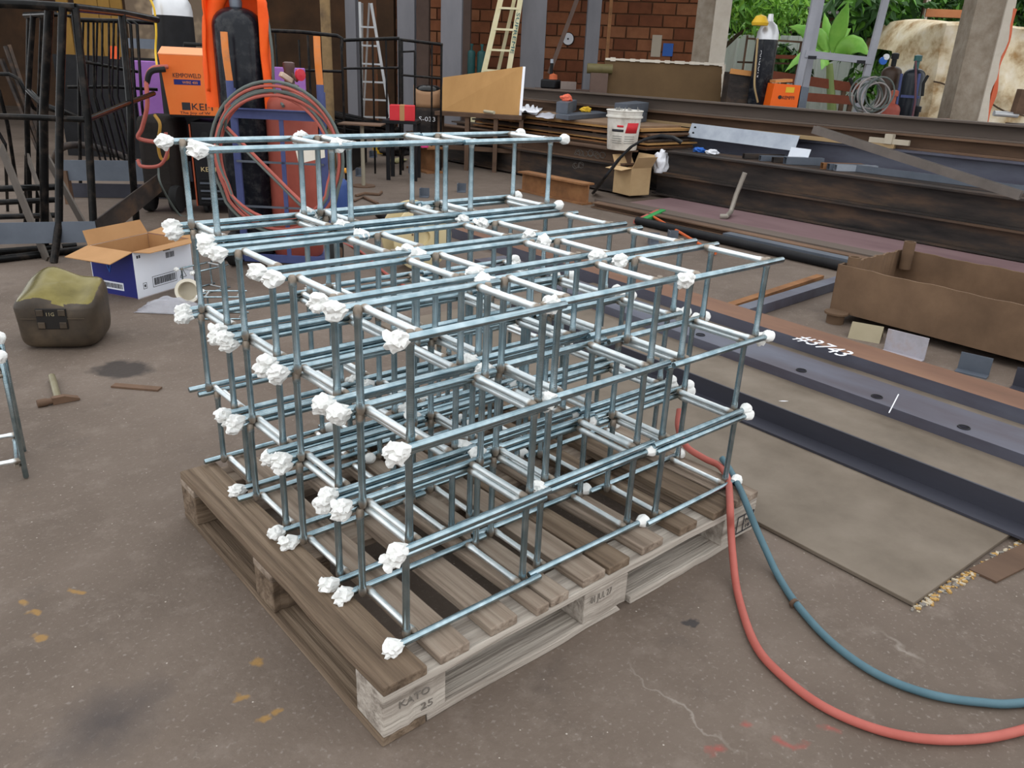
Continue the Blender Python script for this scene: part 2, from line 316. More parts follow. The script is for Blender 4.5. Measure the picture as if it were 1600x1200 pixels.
# bricks of the back wall, each proud of the mortar
wa, wc = AZ(560, 16.0, 0), AZ(1092, 14.5, 0); wd = (wc-wa).normalized(); wnrm = -wd.cross(Z).normalized()
if wnrm.dot(F2) > 0: wnrm = -wnrm
wlen = (wc-wa).length; bl, bh = .40, .19
me_b = {}
for k in range(3):
    q = MB(); q.box((0, 0, 0), (bl-.025, .05, bh-.022)); me_b[k] = q.mesh('brick', BRICKM[k], smooth=False)
ang = math.atan2(wd.y, wd.x); nb = 0; rest = MB()
cells = []
for r in range(0, 24):
    c = 0
    x = -.2*(r % 2)
    while x < wlen-.2:
        if x > .25: cells.append((x+bl/2, (r+.5)*bh))
        x += bl
def vis(s, z): return .55 < z < 2.75
cells.sort(key=lambda q: (0 if vis(*q) else 1, -q[0]))
for i, (s, z) in enumerate(cells):
    p = wa+wd*s+wnrm*.012+Z*z
    if s+bl/2 > wlen: continue
    if nb < 240 and vis(s, z):
        o = bpy.data.objects.new('brick', me_b[random.randrange(3)]); COL.objects.link(o); o.parent = wb; o.location = p-wb.location+wnrm*random.uniform(0, .012); o.rotation_euler.z = ang; nb += 1
    else: rest.cur = random.randrange(3); rest.box(p, (bl-.025, .05, bh-.022), ang)
o = rest.build('bricks', BRICKM, wb, smooth=False); o['kind'] = 'stuff'
# unseen roof slabs, extent shaped to darken the rear and keep rod reflections bright
m = MB(); m.box((9.2, 3.0, 4.25), (3.4, 18, .1)); m.box((-.5, 17.0, 4.75), (22.8, 10, .1)); struct(m.build('shade_roof', ROOFM, smooth=False))
# ------------------------------------------------------------------ pallet
pal = thing('wooden_pallet', 'weathered grey wooden pallet carrying the stacked rod cages', 'pallet', (.6, .5, 0))
def board(name, p0, p1, w, h, mt, parent, jag=0.):
    p0, p1 = V(p0), V(p1); L_ = (p1-p0).length; mb = MB(); n = 9
    rows = []
    for i in range(n):
        x = -L_/2+L_*i/(n-1); e = random.uniform(-1, 1)*.0025
        rows.append([V((x, -w/2+e, -h/2)), V((x, w/2+e, -h/2)), V((x, w/2+e, h/2+random.uniform(-.0008, .0008))), V((x, -w/2+e, h/2+random.uniform(-.0008, .0008)))])
    if jag:
        for q in rows[-1]: q.x += random.uniform(-jag, 0)
    vs = [q for r_ in rows for q in r_]; fs = []
    for i in range(n-1):
        for k in range(4): fs.append((i*4+k, (i+1)*4+k, (i+1)*4+(k+1) % 4, i*4+(k+1) % 4))
    fs += [(0, 1, 2, 3), tuple((n-1)*4+k for k in (3, 2, 1, 0))]
    mb.add(vs, fs); me = mb.mesh(name, mt, smooth=False)
    bmh = bmesh.new(); bmh.from_mesh(me); bmesh.ops.recalc_face_normals(bmh, faces=bmh.faces); bmh.to_mesh(me); bmh.free()
    o = bpy.data.objects.new(name, me); COL.objects.link(o); o.parent = parent
    o.location = (p0+p1)/2-wloc(parent); o.rotation_euler.z = math.atan2(p1.y-p0.y, p1.x-p0.x)
    k = o.modifiers.new('bevel', 'BEVEL'); k.width = .003; k.segments = 2; k.limit_method = 'ANGLE'
    return o
PW, PD = 1.22, 1.03
for i, (x0, x1, mt, yo) in enumerate([(0, .098, WOODB, -.004), (.132, .204, WOOD, .0), (.262, .334, WOOD, .004), (.378, .414, WOOD, -.006), (.424, .478, WOOD, -.003), (.532, .606, WOOD, .004), (.612, .684, WOODB, .002), (.735, .815, WOOD, .008), (.878, .95, WOODB, .006), (1.012, 1.108, WOODB, .0), (1.116, 1.216, WOOD, 0)]):
    board('deck_board', ((x0+x1)/2, yo, .134), ((x0+x1)/2, PD-abs(yo), .134), x1-x0, .022, mt, pal)
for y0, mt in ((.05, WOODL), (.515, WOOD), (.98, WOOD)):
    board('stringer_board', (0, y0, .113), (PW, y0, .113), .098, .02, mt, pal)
for x0 in (.075, .61, 1.145):
    for y0 in (.05, .515, .98):
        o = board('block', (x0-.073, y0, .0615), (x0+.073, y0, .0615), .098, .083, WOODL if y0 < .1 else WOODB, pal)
board('base_board', (.05, -.0, .01), (.05, PD, .01), .1, .02, WOODB, pal); board('base_board', (.61, .1, .01), (.61, .93, .01), .1, .02, WOOD, pal); board('base_board', (1.17, .1, .01), (1.17, PD, .01), .1, .02, WOODB, pal)
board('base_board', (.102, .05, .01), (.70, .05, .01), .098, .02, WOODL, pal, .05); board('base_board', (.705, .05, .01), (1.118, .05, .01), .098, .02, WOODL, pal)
board('base_board', (.102, .98, .01), (1.118, .98, .01), .098, .02, WOOD, pal)
text('01 JUL 27', .026, (.555, -.0005, .072), (1, 0, 0), Z, INKF, pal, 'date_stamp', .07)
text('25', .024, (.085, -.0005, .04), (1, 0, 0), Z, INKF, pal, 'stamp', .028)
text('KATO', .024, (.035, -.0005, .074), (1, 0, 0), Z, INKF, pal, 'stamp', .07)
m = MB()
for q in (((1.135, 1.21), (.088, .088)), ((1.135, 1.21), (.035, .035)), ((1.135, 1.135), (.035, .088)), ((1.21, 1.21), (.035, .088)), ((1.165, 1.165), (.035, .088))):
    m.bar((q[0][0], -.001, q[1][0]), (q[0][1]+1e-4, -.001, q[1][1]+1e-4), .0015, .0025)
m.build('stamp_frame', INK, pal, smooth=False); text('HT', .018, (1.172, -.0005, .062), (1, 0, 0), Z, INK, pal, 'stamp', .028); text('18', .016, (1.172, -.0005, .042), (1, 0, 0), Z, INK, pal, 'stamp', .02)

# ------------------------------------------------------------------ rod cages (four threaded rods tied by two welded squares)
RD, CW, CL, OV = .0078, .20, .288, .052
def rodmesh(name, L_, r, mt, ends=False):
    mb = MB(); pts = [V((-L_/2, 0, 0)), V((-L_/2+.002, 0, 0)), V((L_/2-.002, 0, 0)), V((L_/2, 0, 0))]
    if ends:
        pts = [V((-L_/2-.004, 0, 0)), V((-L_/2+.004, 0, 0)), V((-L_/2+.022, 0, 0)), V((-L_/2+.026, 0, 0)), V((L_/2-.026, 0, 0)), V((L_/2-.022, 0, 0)), V((L_/2-.004, 0, 0)), V((L_/2+.004, 0, 0))]
        mb.tube(pts, [r*.8, r*1.2, r*1.12, r, r, r*1.12, r*1.2, r*.8], 12)
    else: mb.tube(pts, [r*.85, r, r, r*.85], 14)
    return mb.mesh(name, mt, ang=1.0)
ME_ROD = rodmesh('threaded_rod', CL+2*OV, RD, ZROD)
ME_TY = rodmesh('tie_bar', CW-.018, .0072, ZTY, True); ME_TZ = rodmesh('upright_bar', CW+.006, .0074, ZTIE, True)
def tapemesh(seed, neat):
    rnd = random.Random(seed); bmh = bmesh.new(); bmesh.ops.create_icosphere(bmh, subdivisions=3, radius=1); off = V((seed*3.7, seed*1.3, seed*7.1))
    lob = rnd.choice((3, 4, 5)); ph = rnd.uniform(0, 6)
    for v in bmh.verts:
        p = v.co.copy(); n1 = noise.noise(p*1.6+off); n2 = abs(noise.noise(p*2.3+off*2)); n3 = noise.noise(p*4.5+off)
        an = math.atan2(p.z, p.y); fl = 0 if neat else .16*math.sin(an*lob+ph+p.x*2)
        r = 1+(.10 if neat else .30)*n1-(.14 if neat else .62)*n2+.07*n3+fl*max(0, p.x+.35)
        sx = .018 if neat else .021; sy = .0165 if neat else .021
        q = V((p.x*sx*r, p.y*sy*r, p.z*sy*r))
        if p.x < -.25:      # wrapped neck towards the rod
            t = (-.25-p.x)/.75; q.y *= 1-.5*t; q.z *= 1-.5*t; q.x -= .012*t
        v.co = q+V((-.006, 0, 0))
    me = bpy.data.meshes.new('tape_wrap'); bmh.to_mesh(me); bmh.free(); me.materials.append(TAPE); me.shade_smooth(); me.set_sharp_from_angle(angle=.45); return me
TAPES = [tapemesh(i+1, False) for i in range(5)]; NEAT = [tapemesh(i+21, True) for i in range(2)]
def link(name, me, parent, loc, rot=(0, 0, 0), sc=None):
    o = bpy.data.objects.new(name, me); COL.objects.link(o); o.parent = parent; o.location = loc; o.rotation_euler = rot
    if sc: o.scale = (sc, sc, sc)
    return o
H90 = math.pi/2
def cage(label, loc, rot, tapes, group, cat='rod cage'):
    c = thing('threaded_rod_cage', label, cat, loc, group); c.rotation_euler = rot
    for i, (y, z) in enumerate(((0, 0), (CW, 0), (0, CW), (CW, CW))):
        dx = random.uniform(-.006, .006)
        link('threaded_rod', ME_ROD, c, (CL/2+dx, y, z), (random.uniform(0, 6), 0, 0))
        t = tapes[i]
        if t:
            x = -OV+dx if t == 'L' else CL+OV+dx
            neat = t == 'R'
            link('tape_wrap', random.choice(NEAT if neat else TAPES), c, (x, y, z), (random.uniform(0, 6), 0, math.pi if t == 'L' else 0))
    for s in (0, CL):
        e = -1 if s == 0 else 1
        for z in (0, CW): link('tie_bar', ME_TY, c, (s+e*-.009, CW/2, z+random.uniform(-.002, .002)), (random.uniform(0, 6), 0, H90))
        for y, iy in ((0, 1), (CW, -1)): link('upright_bar', ME_TZ, c, (s+e*.008, y+iy*.0165, CW/2), (0, H90, 0))
    return c
rowx = ['fourth', 'third', 'second', 'first']
colw = ['hammer end', 'middle', 'hose end']; layw = ['bottom layer', 'second layer up', 'third layer up', 'topmost layer']
X0S = [.114, .483, .863]; Y0S = [.064, .318, .568, .818]
side = {(3, 0): 'LLLL', (3, 1): 'LLLL', (3, 2): 'RRRR', (2, 0): 'LLLL', (2, 1): 'LLLL', (2, 2): 'RRLL', (1, 0): 'LLLL', (1, 1): 'LLLL', (1, 2): 'RR..', (0, 0): 'LLLL', (0, 1): 'RRRR', (0, 2): 'RRRR'}
LZ = .1585
for l in range(4):
    for r in range(4):
        if l == 3 and r != 3: continue
        for c in range(3):
            s = list(side[(l, c)])
            if (l, r, c) == (0, 3, 0): s = list('LRLR')
            if (l, r, c) == (0, 2, 0): s = list('LRLL')
            if (l, r, c) == (1, 2, 0): s = list('RLLL')
            if (l, r, c) == (1, 3, 0): s = list('LRLL')
            jx, jy = random.uniform(-.01, .01), random.uniform(-.004, .004)
            if l == 2: jx -= .006; jy -= [.045, .03, .012, -.018][r]*.55
            if l == 3: jx -= .006; jy += .012
            lab = 'zinc rod cage, %s, %s row from gas trolley, %s of row' % (layw[l], rowx[r], colw[c])
            cage(lab, (X0S[c]+jx, Y0S[r]+jy+(.018 if c == 1 else 0), LZ+l*.2158), (0, 0, random.uniform(-.006, .006)), s, 'rod cages stacked on the pallet')
# one more cage standing on end beside the hammer
q = G(36, 722, .055); lc = cage('zinc rod cage standing upright on the floor beside the hammer', (0, 0, 0), (0, 0, 0), 'R.RR', None)
ez = V((q.x-CP.x, q.y-CP.y, 0)).normalized(); ez = Matrix.Rotation(-.04, 3, 'Z')@ez; ex = Z.cross(ez); ey = -ez
# local x -> up, local y -> left of frame, local z -> away
lc.matrix_basis = Matrix(((0, ex.x, -ey.x, q.x), (0, ex.y, -ey.y, q.y), (1, 0, 0, OV+.002), (0, 0, 0, 1)))
# small thin cages on the floor between the carton and the trolley
def smallcage(label, px, py, rz, sc):
    c = cage(label, G(px, py)+Z*(RD*sc), (0, 0, rz), 'LLLL', None); c.scale = (sc, sc, sc); return c
smallcage('small thin rod cage on the floor beside the blue carton', 312, 462, .35, .62)
smallcage('small thin rod cage on the floor beside the fallen trolley hose', 322, 500, -.55, .55)
# ------------------------------------------------------------------ long steel on the right (runs along world Y)
def longbar(name, sec, X, y0, y1, z, mats, label, cat, dx=0., group=None, bevel=0.):
    """section extruded along Y; X at y=0, dx drift per metre"""
    mb = MB(); mb.sec(sec, (X+dx*y0, y0, z), (X+dx*y1, y1, z)); o = mb.build(name, mats, smooth=False, bevel=bevel); return tag(o, label, cat, group)
# steel floor plate
m = MB(); m.hexa([V(q) for q in ((1.262, -.44, .002), (2.9, -.53, .002), (3.0, 2.2, .002), (1.36, 2.2, .002), (1.262, -.44, .014), (2.9, -.53, .014), (3.0, 2.2, .014), (1.36, 2.2, .014))])
tag(m.build('floor_plate', PLATE, smooth=False, bevel=.002), 'large worn brown steel plate lying flat on the floor under the channels', 'steel plate')
m = MB(); a, b, c, d = G(1513, 892), G(1556, 912), G(1680, 850), G(1640, 832); m.hexa([q+Z*.001 for q in (a, b, c, d)]+[q+Z*.007 for q in (a, b, c, d)]); tag(m.build('rusty_offcut_plate', RUST, smooth=False), 'thin rusty plate offcut on the floor beside the large floor plate', 'steel plate')
# chips and dead leaves along the plate edge
m = MB(); rnd = random.Random(5)
for i in range(240):
    t = rnd.random(); p = G(1425+175*t+rnd.uniform(-2, 12), 945-108*t+rnd.uniform(0, 12)); s = rnd.uniform(.003, .008); m.cur = rnd.randrange(3)
    m.box(p+Z*(s*.3), (s*2, s, s*.6), rnd.uniform(0, 6))
o = m.build('sweepings', [mat('pale_chip', (.45, .38, .28), rough=.9), mat('tan_leaf_bit', (.40, .24, .08), rough=.9), mat('grey_grit', (.2, .18, .16), rough=.9)], smooth=False); tag(o, 'scattered chips and dead leaf bits along the floor plate edge', 'debris', kind='stuff')
# dark angle bar
longbar('angle_bar', [(0, 0), (.09, 0), (.09, .008), (.008, .008), (.008, .075), (0, .075)], 1.915, 2.0, -1.3, .015, NAVY, 'dark navy steel angle bar lying on the worn floor plate', 'steel bar', .03)
# holed channel, with real holes
def with_holes(mb, name, mats, holes, r, depth):
    me = mb.mesh(name, mats, smooth=False); o = bpy.data.objects.new(name, me); COL.objects.link(o); cut = MB()
    for h in holes: cut.lathe([(r, -depth), (r, depth)], h, 20)
    cme = cut.mesh('cut', mats, smooth=False); co = bpy.data.objects.new('cut', cme); COL.objects.link(co)
    k = o.modifiers.new('holes', 'BOOLEAN'); k.object = co; k.operation = 'DIFFERENCE'; k.solver = 'EXACT'
    bpy.context.view_layer.update(); res = bpy.data.meshes.new_from_object(o.evaluated_get(bpy.context.evaluated_depsgraph_get()))
    bpy.data.objects.remove(co); bpy.data.objects.remove(o); res.name = name; o = bpy.data.objects.new(name, res); COL.objects.link(o); return o
HZ = .055
mb = MB(); mb.sec(csec_down(.235, .05, .010), (2.475+.05*2.9, 2.9, .005), (2.475-.05*1.3, -1.3, .005))
hs = [G(x, y, HZ) for x, y in ((1252, 579), (1370, 620), (1506, 668))]; hs = hs+[hs[0]+V((.03, .55, 0))]
hc = with_holes(mb, 'holed_channel', [BLUE], hs, .017, .03)
tag(hc, 'blue-grey steel channel with round bolt holes in its web', 'steel bar')
m = MB()
for h in hs: m.tube([h+V((math.cos(a)*.02, math.sin(a)*.02, .001)) for a in [2*math.pi*k/20 for k in range(20)]], .0028, 6, closed=True)
o = m.build('hole_rim', BLKM, hc)
m = MB(); m.bar(G(1404, 616, HZ+.0008), G(1389, 645, HZ+.0008), .004, .0006); m.build('chalk_line', PAPER, hc, smooth=False)
# numbered channel: rusty web on top, bluish flange
mb = MB(); sec = csec_down(.20, .072, .012); mb.sec(sec, (2.85+.05*4.2, 4.2, 0), (2.85-.05*1.3, -1.3, 0))
mb.mi = [0]*len(mb.f)
for i, f in enumerate(mb.f):
    zs = [mb.v[k].z for k in f]; xs = [mb.v[k].x-.05*mb.v[k].y for k in f]
    if max(zs)-min(zs) > .03 and len(f) == 4: mb.mi[i] = 1
nc = mb.build('numbered_channel', [mat('rust_web', (.10, .055, .036), (.165, .085, .055), (.24, .13, .08), rough=.7, scale=3, stretch=(1, .25, 1), contrast=.25), BLUE], smooth=False)
tag(nc, 'rust-brown steel channel with the chalk number on its web', 'steel bar')
text('#3743', .15, G(1239, 529, .0725), G(1302, 550, .0725)-G(1241, 527, .0725), V((1, .05, 0)), PAPER, nc, 'chalk_number', .27)
# bearers below the trough
m = MB(); m.bar((3.05, 1.28, .03), (4.35, 1.34, .03), .075, .055); tag(m.build('bearer_channel', BLUE, smooth=False), 'purple-blue steel bearer lying crosswise beside the rusty trough', 'steel bar')
m = MB(); m.bar((3.0, 1.42, .012), (4.3, 1.52, .012), .05, .02); tag(m.build('rusty_flat_bar', RUSTO, smooth=False), 'thin orange-rusted flat bar beside the purple-blue bearer', 'steel bar')
# trough
tr = thing('rusty_trough', 'large open rusty steel trough with pipe stubs on its corners', 'trough', (3.9, 0, 0)); tz0, tz1 = .05, .30; x0, x1, y0, y1 = 3.47, 4.22, 1.0, -1.4; t = .012
def wavy(a, b, name, inner):
    mb = MB(); n = 40
    def f(i, k):
        p = V(a).lerp(V(b), i/n); w = .003*math.sin(i*.9)+.0025*math.sin(i*2.3+1) if k else 0; q = V(inner)*w
        return V((p.x, p.y, tz1+w*.6 if k else tz0))+q
    mb.add([f(i, k) for i in range(n+1) for k in (0, 1)], [(2*i, 2*i+2, 2*i+3, 2*i+1) for i in range(n)]); return mb.build(name, RUSTT, tr, solid=t, smooth=False)
RUSTT = mat('trough_rust', (.075, .045, .026), (.14, .085, .05), (.21, .13, .077), rough=.85, scale=3, bump=.2, contrast=.3)
wavy((x0, y0, 0), (x0-.03, y1, 0), 'side_panel', (1, 0, 0)); wavy((x1, y0, 0), (x1-.03, y1, 0), 'side_panel', (1, 0, 0)); wavy((x0, y0, 0), (x1, y0, 0), 'end_panel', (0, 1, 0)); wavy((x0-.03, y1, 0), (x1-.03, y1, 0), 'end_panel', (0, 1, 0))
m = MB(); m.box(((x0+x1)/2, (y0+y1)/2, tz0+.006), (x1-x0, y0-y1, .012)); m.build('bottom_panel', RUSTT, tr, smooth=False)
for (x, y, za, zb) in ((x0+.05, y0-.05, .2, .345), (x1-.05, y0-.05, .2, .36)): m = MB(); m.lathe([(.032, za), (.032, zb), (.024, zb), (.024, za)], (x, y, 0), 16); m.build('pipe_stub', RUSTT, tr)
m = MB(); m.lathe([(.045, 0), (.045, .05), (.062, .052), (.062, .062), (.0, .062)], (x0-.05, y0-.06, 0), 18); m.build('foot', RUSTT, tr)
for (x, y) in ((x1-.1, y0-.1), (x0+.1, y1+.1), (x1-.1, y1+.1), (x0+.1, 0)): m = MB(); m.lathe([(.045, 0), (.045, .051)], (x, y, 0), 14); m.build('foot', RUSTT, tr)
# angle and plate offcuts in front of the trough
def offcut(px, py, L_, leg, rz, mt, label, flat=False):
    p = G(px, py); u = V((math.cos(rz), math.sin(rz), 0)); mb = MB(); t = .006
    k = leg*.7071
    if flat: mb.sec([(0, 0), (leg*.7, 0), (leg*.7, t), (t, t), (t, leg), (0, leg)], p-u*L_/2, p+u*L_/2)
    else: mb.sec([(-k, 0), (0, k), (k, 0), (k-t*1.4, 0), (0, k-t*1.4), (-k+t*1.4, 0)], p-u*L_/2, p+u*L_/2)
    return tag(mb.build('angle_offcut', mt, smooth=False), label, 'steel offcut')
offcut(1352, 527, .15, .10, 1.9, mat('khaki_steel', (.24, .20, .125), (.32, .27, .18), rough=.6, scale=5), 'khaki angle offcut standing like a tent by the trough foot')
offcut(1412, 555, .19, .11, -1.5, mat('scratched_steel', (.28, .24, .24), (.46, .44, .48), (.40, .25, .18), rough=.45, metal=.3, scale=9, contrast=.35), 'scratched pale angle offcut with rust streaks in front of the trough', True)
offcut(1520, 582, .13, .085, -1.4, GREYS, 'small blue-grey angle offcut standing alone near the trough', True)
offcut(1610, 610, .14, .09, -1.45, NAVY, 'dark angle offcut lying behind the numbered channel', True)
# peeled curl of tape on the floor
m = MB(); m.grid(lambda u, v: G(1203+42*u, 629+4*math.sin(u*3)-7*math.sin(u*3.1)*v, .004+.012*math.sin(u*3.1)*v), 10, 3); tag(m.build('tape_curl', PAPER), 'curled strip of pale tape between the angle bar and holed channel', 'tape scrap')

# ---- beam pile
longbar('steel_beam', isec(.21, .16), 6.12, 4.42, -2.2, .03, DARK, 'dark steel I-beam lying under the upper beam behind the purple plate', 'steel beam')
longbar('steel_beam', isec(.225, .15), 6.14, 4.32, -2.2, .242, DARK, 'dark steel I-beam lying on the lower beam behind the bent pipe', 'steel beam')
chb = longbar('steel_beam', isec(.28, .17), 5.86, 8.6, 4.62, .02, DARK, 'dark rusty I-beam with chalk marks below the stack of plates', 'steel beam')
longbar('steel_beam', isec(.145, .2), 5.88, 8.5, 4.6, .302, RUST, 'brown low I-beam carrying the white bucket and plates', 'steel beam')
longbar('steel_plate', [(-.37, 0), (.37, 0), (.37, .02), (-.37, .02)], 5.65, 4.15, -2.0, .005, PURP, 'long purple-brown steel plate on the floor below the beams', 'steel plate')
longbar('steel_beam', isec(.40, .2, .014, .02), 7.0, 7.8, -2.2, .0, RUST, 'rusty I-beam at the bottom of the rear beam stack', 'steel beam')
longbar('steel_beam', isec(.25, .2, .014, .02), 7.05, 7.8, -2.2, .402, BLUE, 'blue-grey I-beam in the middle of the rear beam stack', 'steel beam')
longbar('steel_beam', isec(.135, .2, .014, .02), 7.10, 7.8, -2.2, .654, RUST, 'brown flanged I-beam just below the top of the rear stack', 'steel beam')
longbar('steel_beam', isec(.14, .2, .014, .016), 7.12, 7.8, -2.2, .791, mat('grey_brown_beam', (.075, .056, .046), (.125, .098, .082), (.165, .12, .085), rough=.7, scale=2.5, stretch=(1, .2, 1), contrast=.3, spec=.2), 'grey-brown I-beam on top of the rear beam stack', 'steel beam')
longbar('timber_strip', [(-.02, 0), (.02, 0), (.02, .035), (-.02, .035)], 6.93, 5.4, 2.4, .655, mat('pale_batten', (.30, .20, .10), (.40, .28, .15), rough=.8, scale=5, stretch=(1, .2, 1)), 'pale timber batten lying along the rear beam stack', 'timber')
longbar('steel_beam', isec(.447, .2, .014, .018), 6.5, 8.4, 4.66, .0, DARK, 'dark I-beam under the rear edge of the plate stack', 'steel beam')
longbar('steel_beam', isec(.45, .27, .014, .018), 6.53, 4.6, -2.2, .0, DARK, 'dark I-beam carrying the square tubes between the beam stacks', 'steel beam')
# chalk marks on the left beam
m = MB(); rnd = random.Random(3)
for (px, py) in ((900, 240), (918, 238), (934, 243), (903, 257)):
    for k in range(5):
        a = rnd.uniform(0, 6); c0 = RX(px+rnd.uniform(-6, 6), py+rnd.uniform(-3, 3), 5.85); c0.x = 5.8505 if c0.z < .285 else 5.8715; m.tube([c0+V((0, .04*math.cos(a+q*.6), .03*math.sin(a+q*.6))) for q in range(8)], .0035, 5)
m.build('chalk_mark', mat('faint_chalk', (.16, .145, .13), rough=.9), chb)
# square tubes on the dark beam
def sqtube(px, py, s, y1, mt, label, X=None, z=.452):
    e = RX(px, py, X); x = X; mb = MB(); t = .004
    o_ = [(-s/2, 0), (s/2, 0), (s/2, s), (-s/2, s)]; i_ = [(-s/2+t, t), (s/2-t, t), (s/2-t, s-t), (-s/2+t, s-t)]
    n = 4; yA = e.y; vs = []
    for yy in (yA, y1): vs += [V((x+a, yy, z+b)) for a, b in o_]+[V((x+a, yy, z+b)) for a, b in i_]
    fs = []
    for i in range(4):
        j = (i+1) % 4; fs += [(i, j, 8+j, 8+i), (4+i, 12+i, 12+j, 4+j), (i, 4+i, 4+j, j), (8+i, 8+j, 12+j, 12+i)]
    mb.add(vs, fs); me = mb.build('square_tube', mt, smooth=False); return tag(me, label, 'steel tube')
def shorttube(px, py, s_, L_, z, mt, label):
    e = RX(px, py, 6.43); e.z = z+s_/2; u_ = V((.84, -.54, 0)).normalized(); n_ = V((-u_.y, u_.x, 0)); t = .004; vs = []
    for q in (e, e+u_*L_):
        for h in (s_/2, s_/2-t): vs += [q+n_*h*a+Z*h*b for a, b in ((-1, -1), (1, -1), (1, 1), (-1, 1))]
    fs = []
    for k in range(4):
        l = (k+1) % 4; fs += [(k, l, 8+l, 8+k), (4+k, 12+k, 12+l, 4+l), (k, 4+k, 4+l, l), (8+k, 8+l, 12+l, 12+k)]
    mb = MB(); mb.add(vs, fs); return tag(mb.build('square_tube', mt, smooth=False), label, 'steel tube')
shorttube(1163, 234, .05, .42, .452, DARK, 'dark square tube with its open end nearest the gloves')
shorttube(1189, 237, .05, .40, .452, GREYS, 'grey square tube, second open end from the gloves')
shorttube(1209, 239, .05, .38, .452, DARK, 'dark square tube, third open end from the gloves')
shorttube(1228, 241, .066, .38, .452, GREYS, 'wide grey square tube below the white square plate')
shorttube(1285, 254, .055, .40, .452, RUSTO, 'rust-ended square tube of three near the diagonal bar')
shorttube(1295, 255, .055, .40, .452, GREYS, 'middle grey square tube of three near the diagonal bar')
shorttube(1306, 256, .055, .40, .452, GALV, 'pale square tube of three near the diagonal bar')
sqtube(1330, 238, .055, -2.0, GREYS, 'long grey square tube lying along the dark carrier beam', 6.6, .452)
# galvanised strip, white square, diagonal bar
m = MB(); a, b = RX(1078, 203, 6.74), RX(1246, 224, 6.74); u = (b-a).normalized(); n = u.cross(Z).normalized(); tlt = (Z*.9+n*-.35).normalized()
m.hexa([a-tlt*.075, b-tlt*.075, b-tlt*.075+n*.006, a-tlt*.075+n*.006, a+tlt*.075, b+tlt*.075, b+tlt*.075+n*.006, a+tlt*.075+n*.006]); gs = tag(m.build('galvanised_strip', GALV, smooth=False), 'long galvanised flat strip with two bolt holes leaning on rear beams', 'steel plate')
m = MB()
for k in (-.03, .03):
    h = a+u*.06+tlt*k; m.lathe([(.0, -.001), (.014, -.001), (.014, .0075), (0, .0075)], h, 14, n)
m.build('bolt_hole', BLKM, gs)
m = MB(); a = V((6.60, RX(1232, 230, 6.60).y, .4525)); m.hexa([a, a+u*.21, a+u*.21+n*.005, a+n*.005, a+tlt*.15, a+u*.21+tlt*.15, a+u*.21+tlt*.15+n*.005, a+tlt*.15+n*.005]); tag(m.build('white_square_plate', mat('white_zinc_plate', (.62, .66, .74), (.72, .76, .82), rough=.5, scale=4), smooth=False), 'small whitish square plate leaning beside the galvanised strip', 'steel plate')
m = MB(); a, b = G(1270, 208, .80), G(1592, 312, .49); m.sec([(-.03, 0), (.03, 0), (.03, .06), (.024, .06), (.024, .006), (-.024, .006), (-.024, .06), (-.03, .06)], a, b); m.f = m.f; tag(m.build('diagonal_bar', mat('grey_rust_bar', (.10, .085, .075), (.16, .135, .12), rough=.6, scale=6), smooth=False), 'long grey steel bar lying diagonally across both beam stacks', 'steel bar')
m = MB(); a = V((6.93, RX(1358, 222, 6.93).y, .714)); b = V((6.93, RX(1420, 228, 6.93).y, .714)); m.bar(a, b, .03, .045); m.box(a.lerp(b, .5)+Z*.02, (.06, .07, .085)); tag(m.build('clamp_tube', mat('beige_tube', (.40, .34, .26), (.52, .46, .36), rough=.6, scale=6), smooth=False), 'short beige tube clamp resting above the diagonal bar', 'tube clamp')
# gloves
def crumple(name, pts, r, mats, label, cat, seed, sq=.6):
    bmh = bmesh.new(); mbx = MB(); c = sum((V(p) for p in pts), V((0, 0, 0)))/len(pts)
    bmesh.ops.create_icosphere(bmh, subdivisions=4, radius=1); off = V((seed*2.3, seed, seed*5.1)); u = (V(pts[-1])-V(pts[0])); L_ = u.length; u.normalize(); w = Z.cross(u)
    for v in bmh.verts:
        p = v.co.copy(); rr = 1+.45*noise.noise(p*1.7+off)-.35*abs(noise.noise(p*4+off))
        v.co = u*(p.x*(L_/2)*rr)+w*(p.y*r*rr)+Z*(max(p.z*rr, -.6)*r*sq)
    zmin = min(v.co.z for v in bmh.verts)
    for v in bmh.verts: v.co.z -= zmin
    me = bpy.data.meshes.new(name); bmh.to_mesh(me); bmh.free()
    for q in mats: me.materials.append(q)
    me.shade_smooth(); o = bpy.data.objects.new(name, me); COL.objects.link(o); o.location = c; return tag(o, label, cat)
crumple('work_glove', [V((6.50, RX(1085, 215, 6.5).y, .452)), V((6.50, RX(1105, 218, 6.5).y, .452))], .05, [SKYB], 'bright blue work glove on the dark beam beside the tubes', 'glove', 2)
crumple('work_glove', [V((6.45, RX(1104, 222, 6.45).y, .452)), V((6.45, RX(1124, 226, 6.45).y, .452))], .05, [PAPER], 'white work glove with blue cuff beside the blue glove', 'glove', 3)
crumple('white_rag', [V((6.1, 4.46, .243)), V((6.1, 4.3, .243))], .085, [PAPER], 'crumpled white rag behind the tan open carton', 'rag', 5, 1.7)
# bent pipe leaning on the beams
m = MB(); m.tube([G(1125, 338, .045), G(1135, 338, .05), G(1142, 331, .06), G(1150, 305, .20), A(1164, 270, 7.35)], .022, 10); tag(m.build('bent_pipe', mat('dull_galv_pipe', (.24, .21, .175), (.34, .31, .27), rough=.5, metal=.3, scale=8)), 'dull galvanised bent pipe leaning against the dark beams', 'pipe')
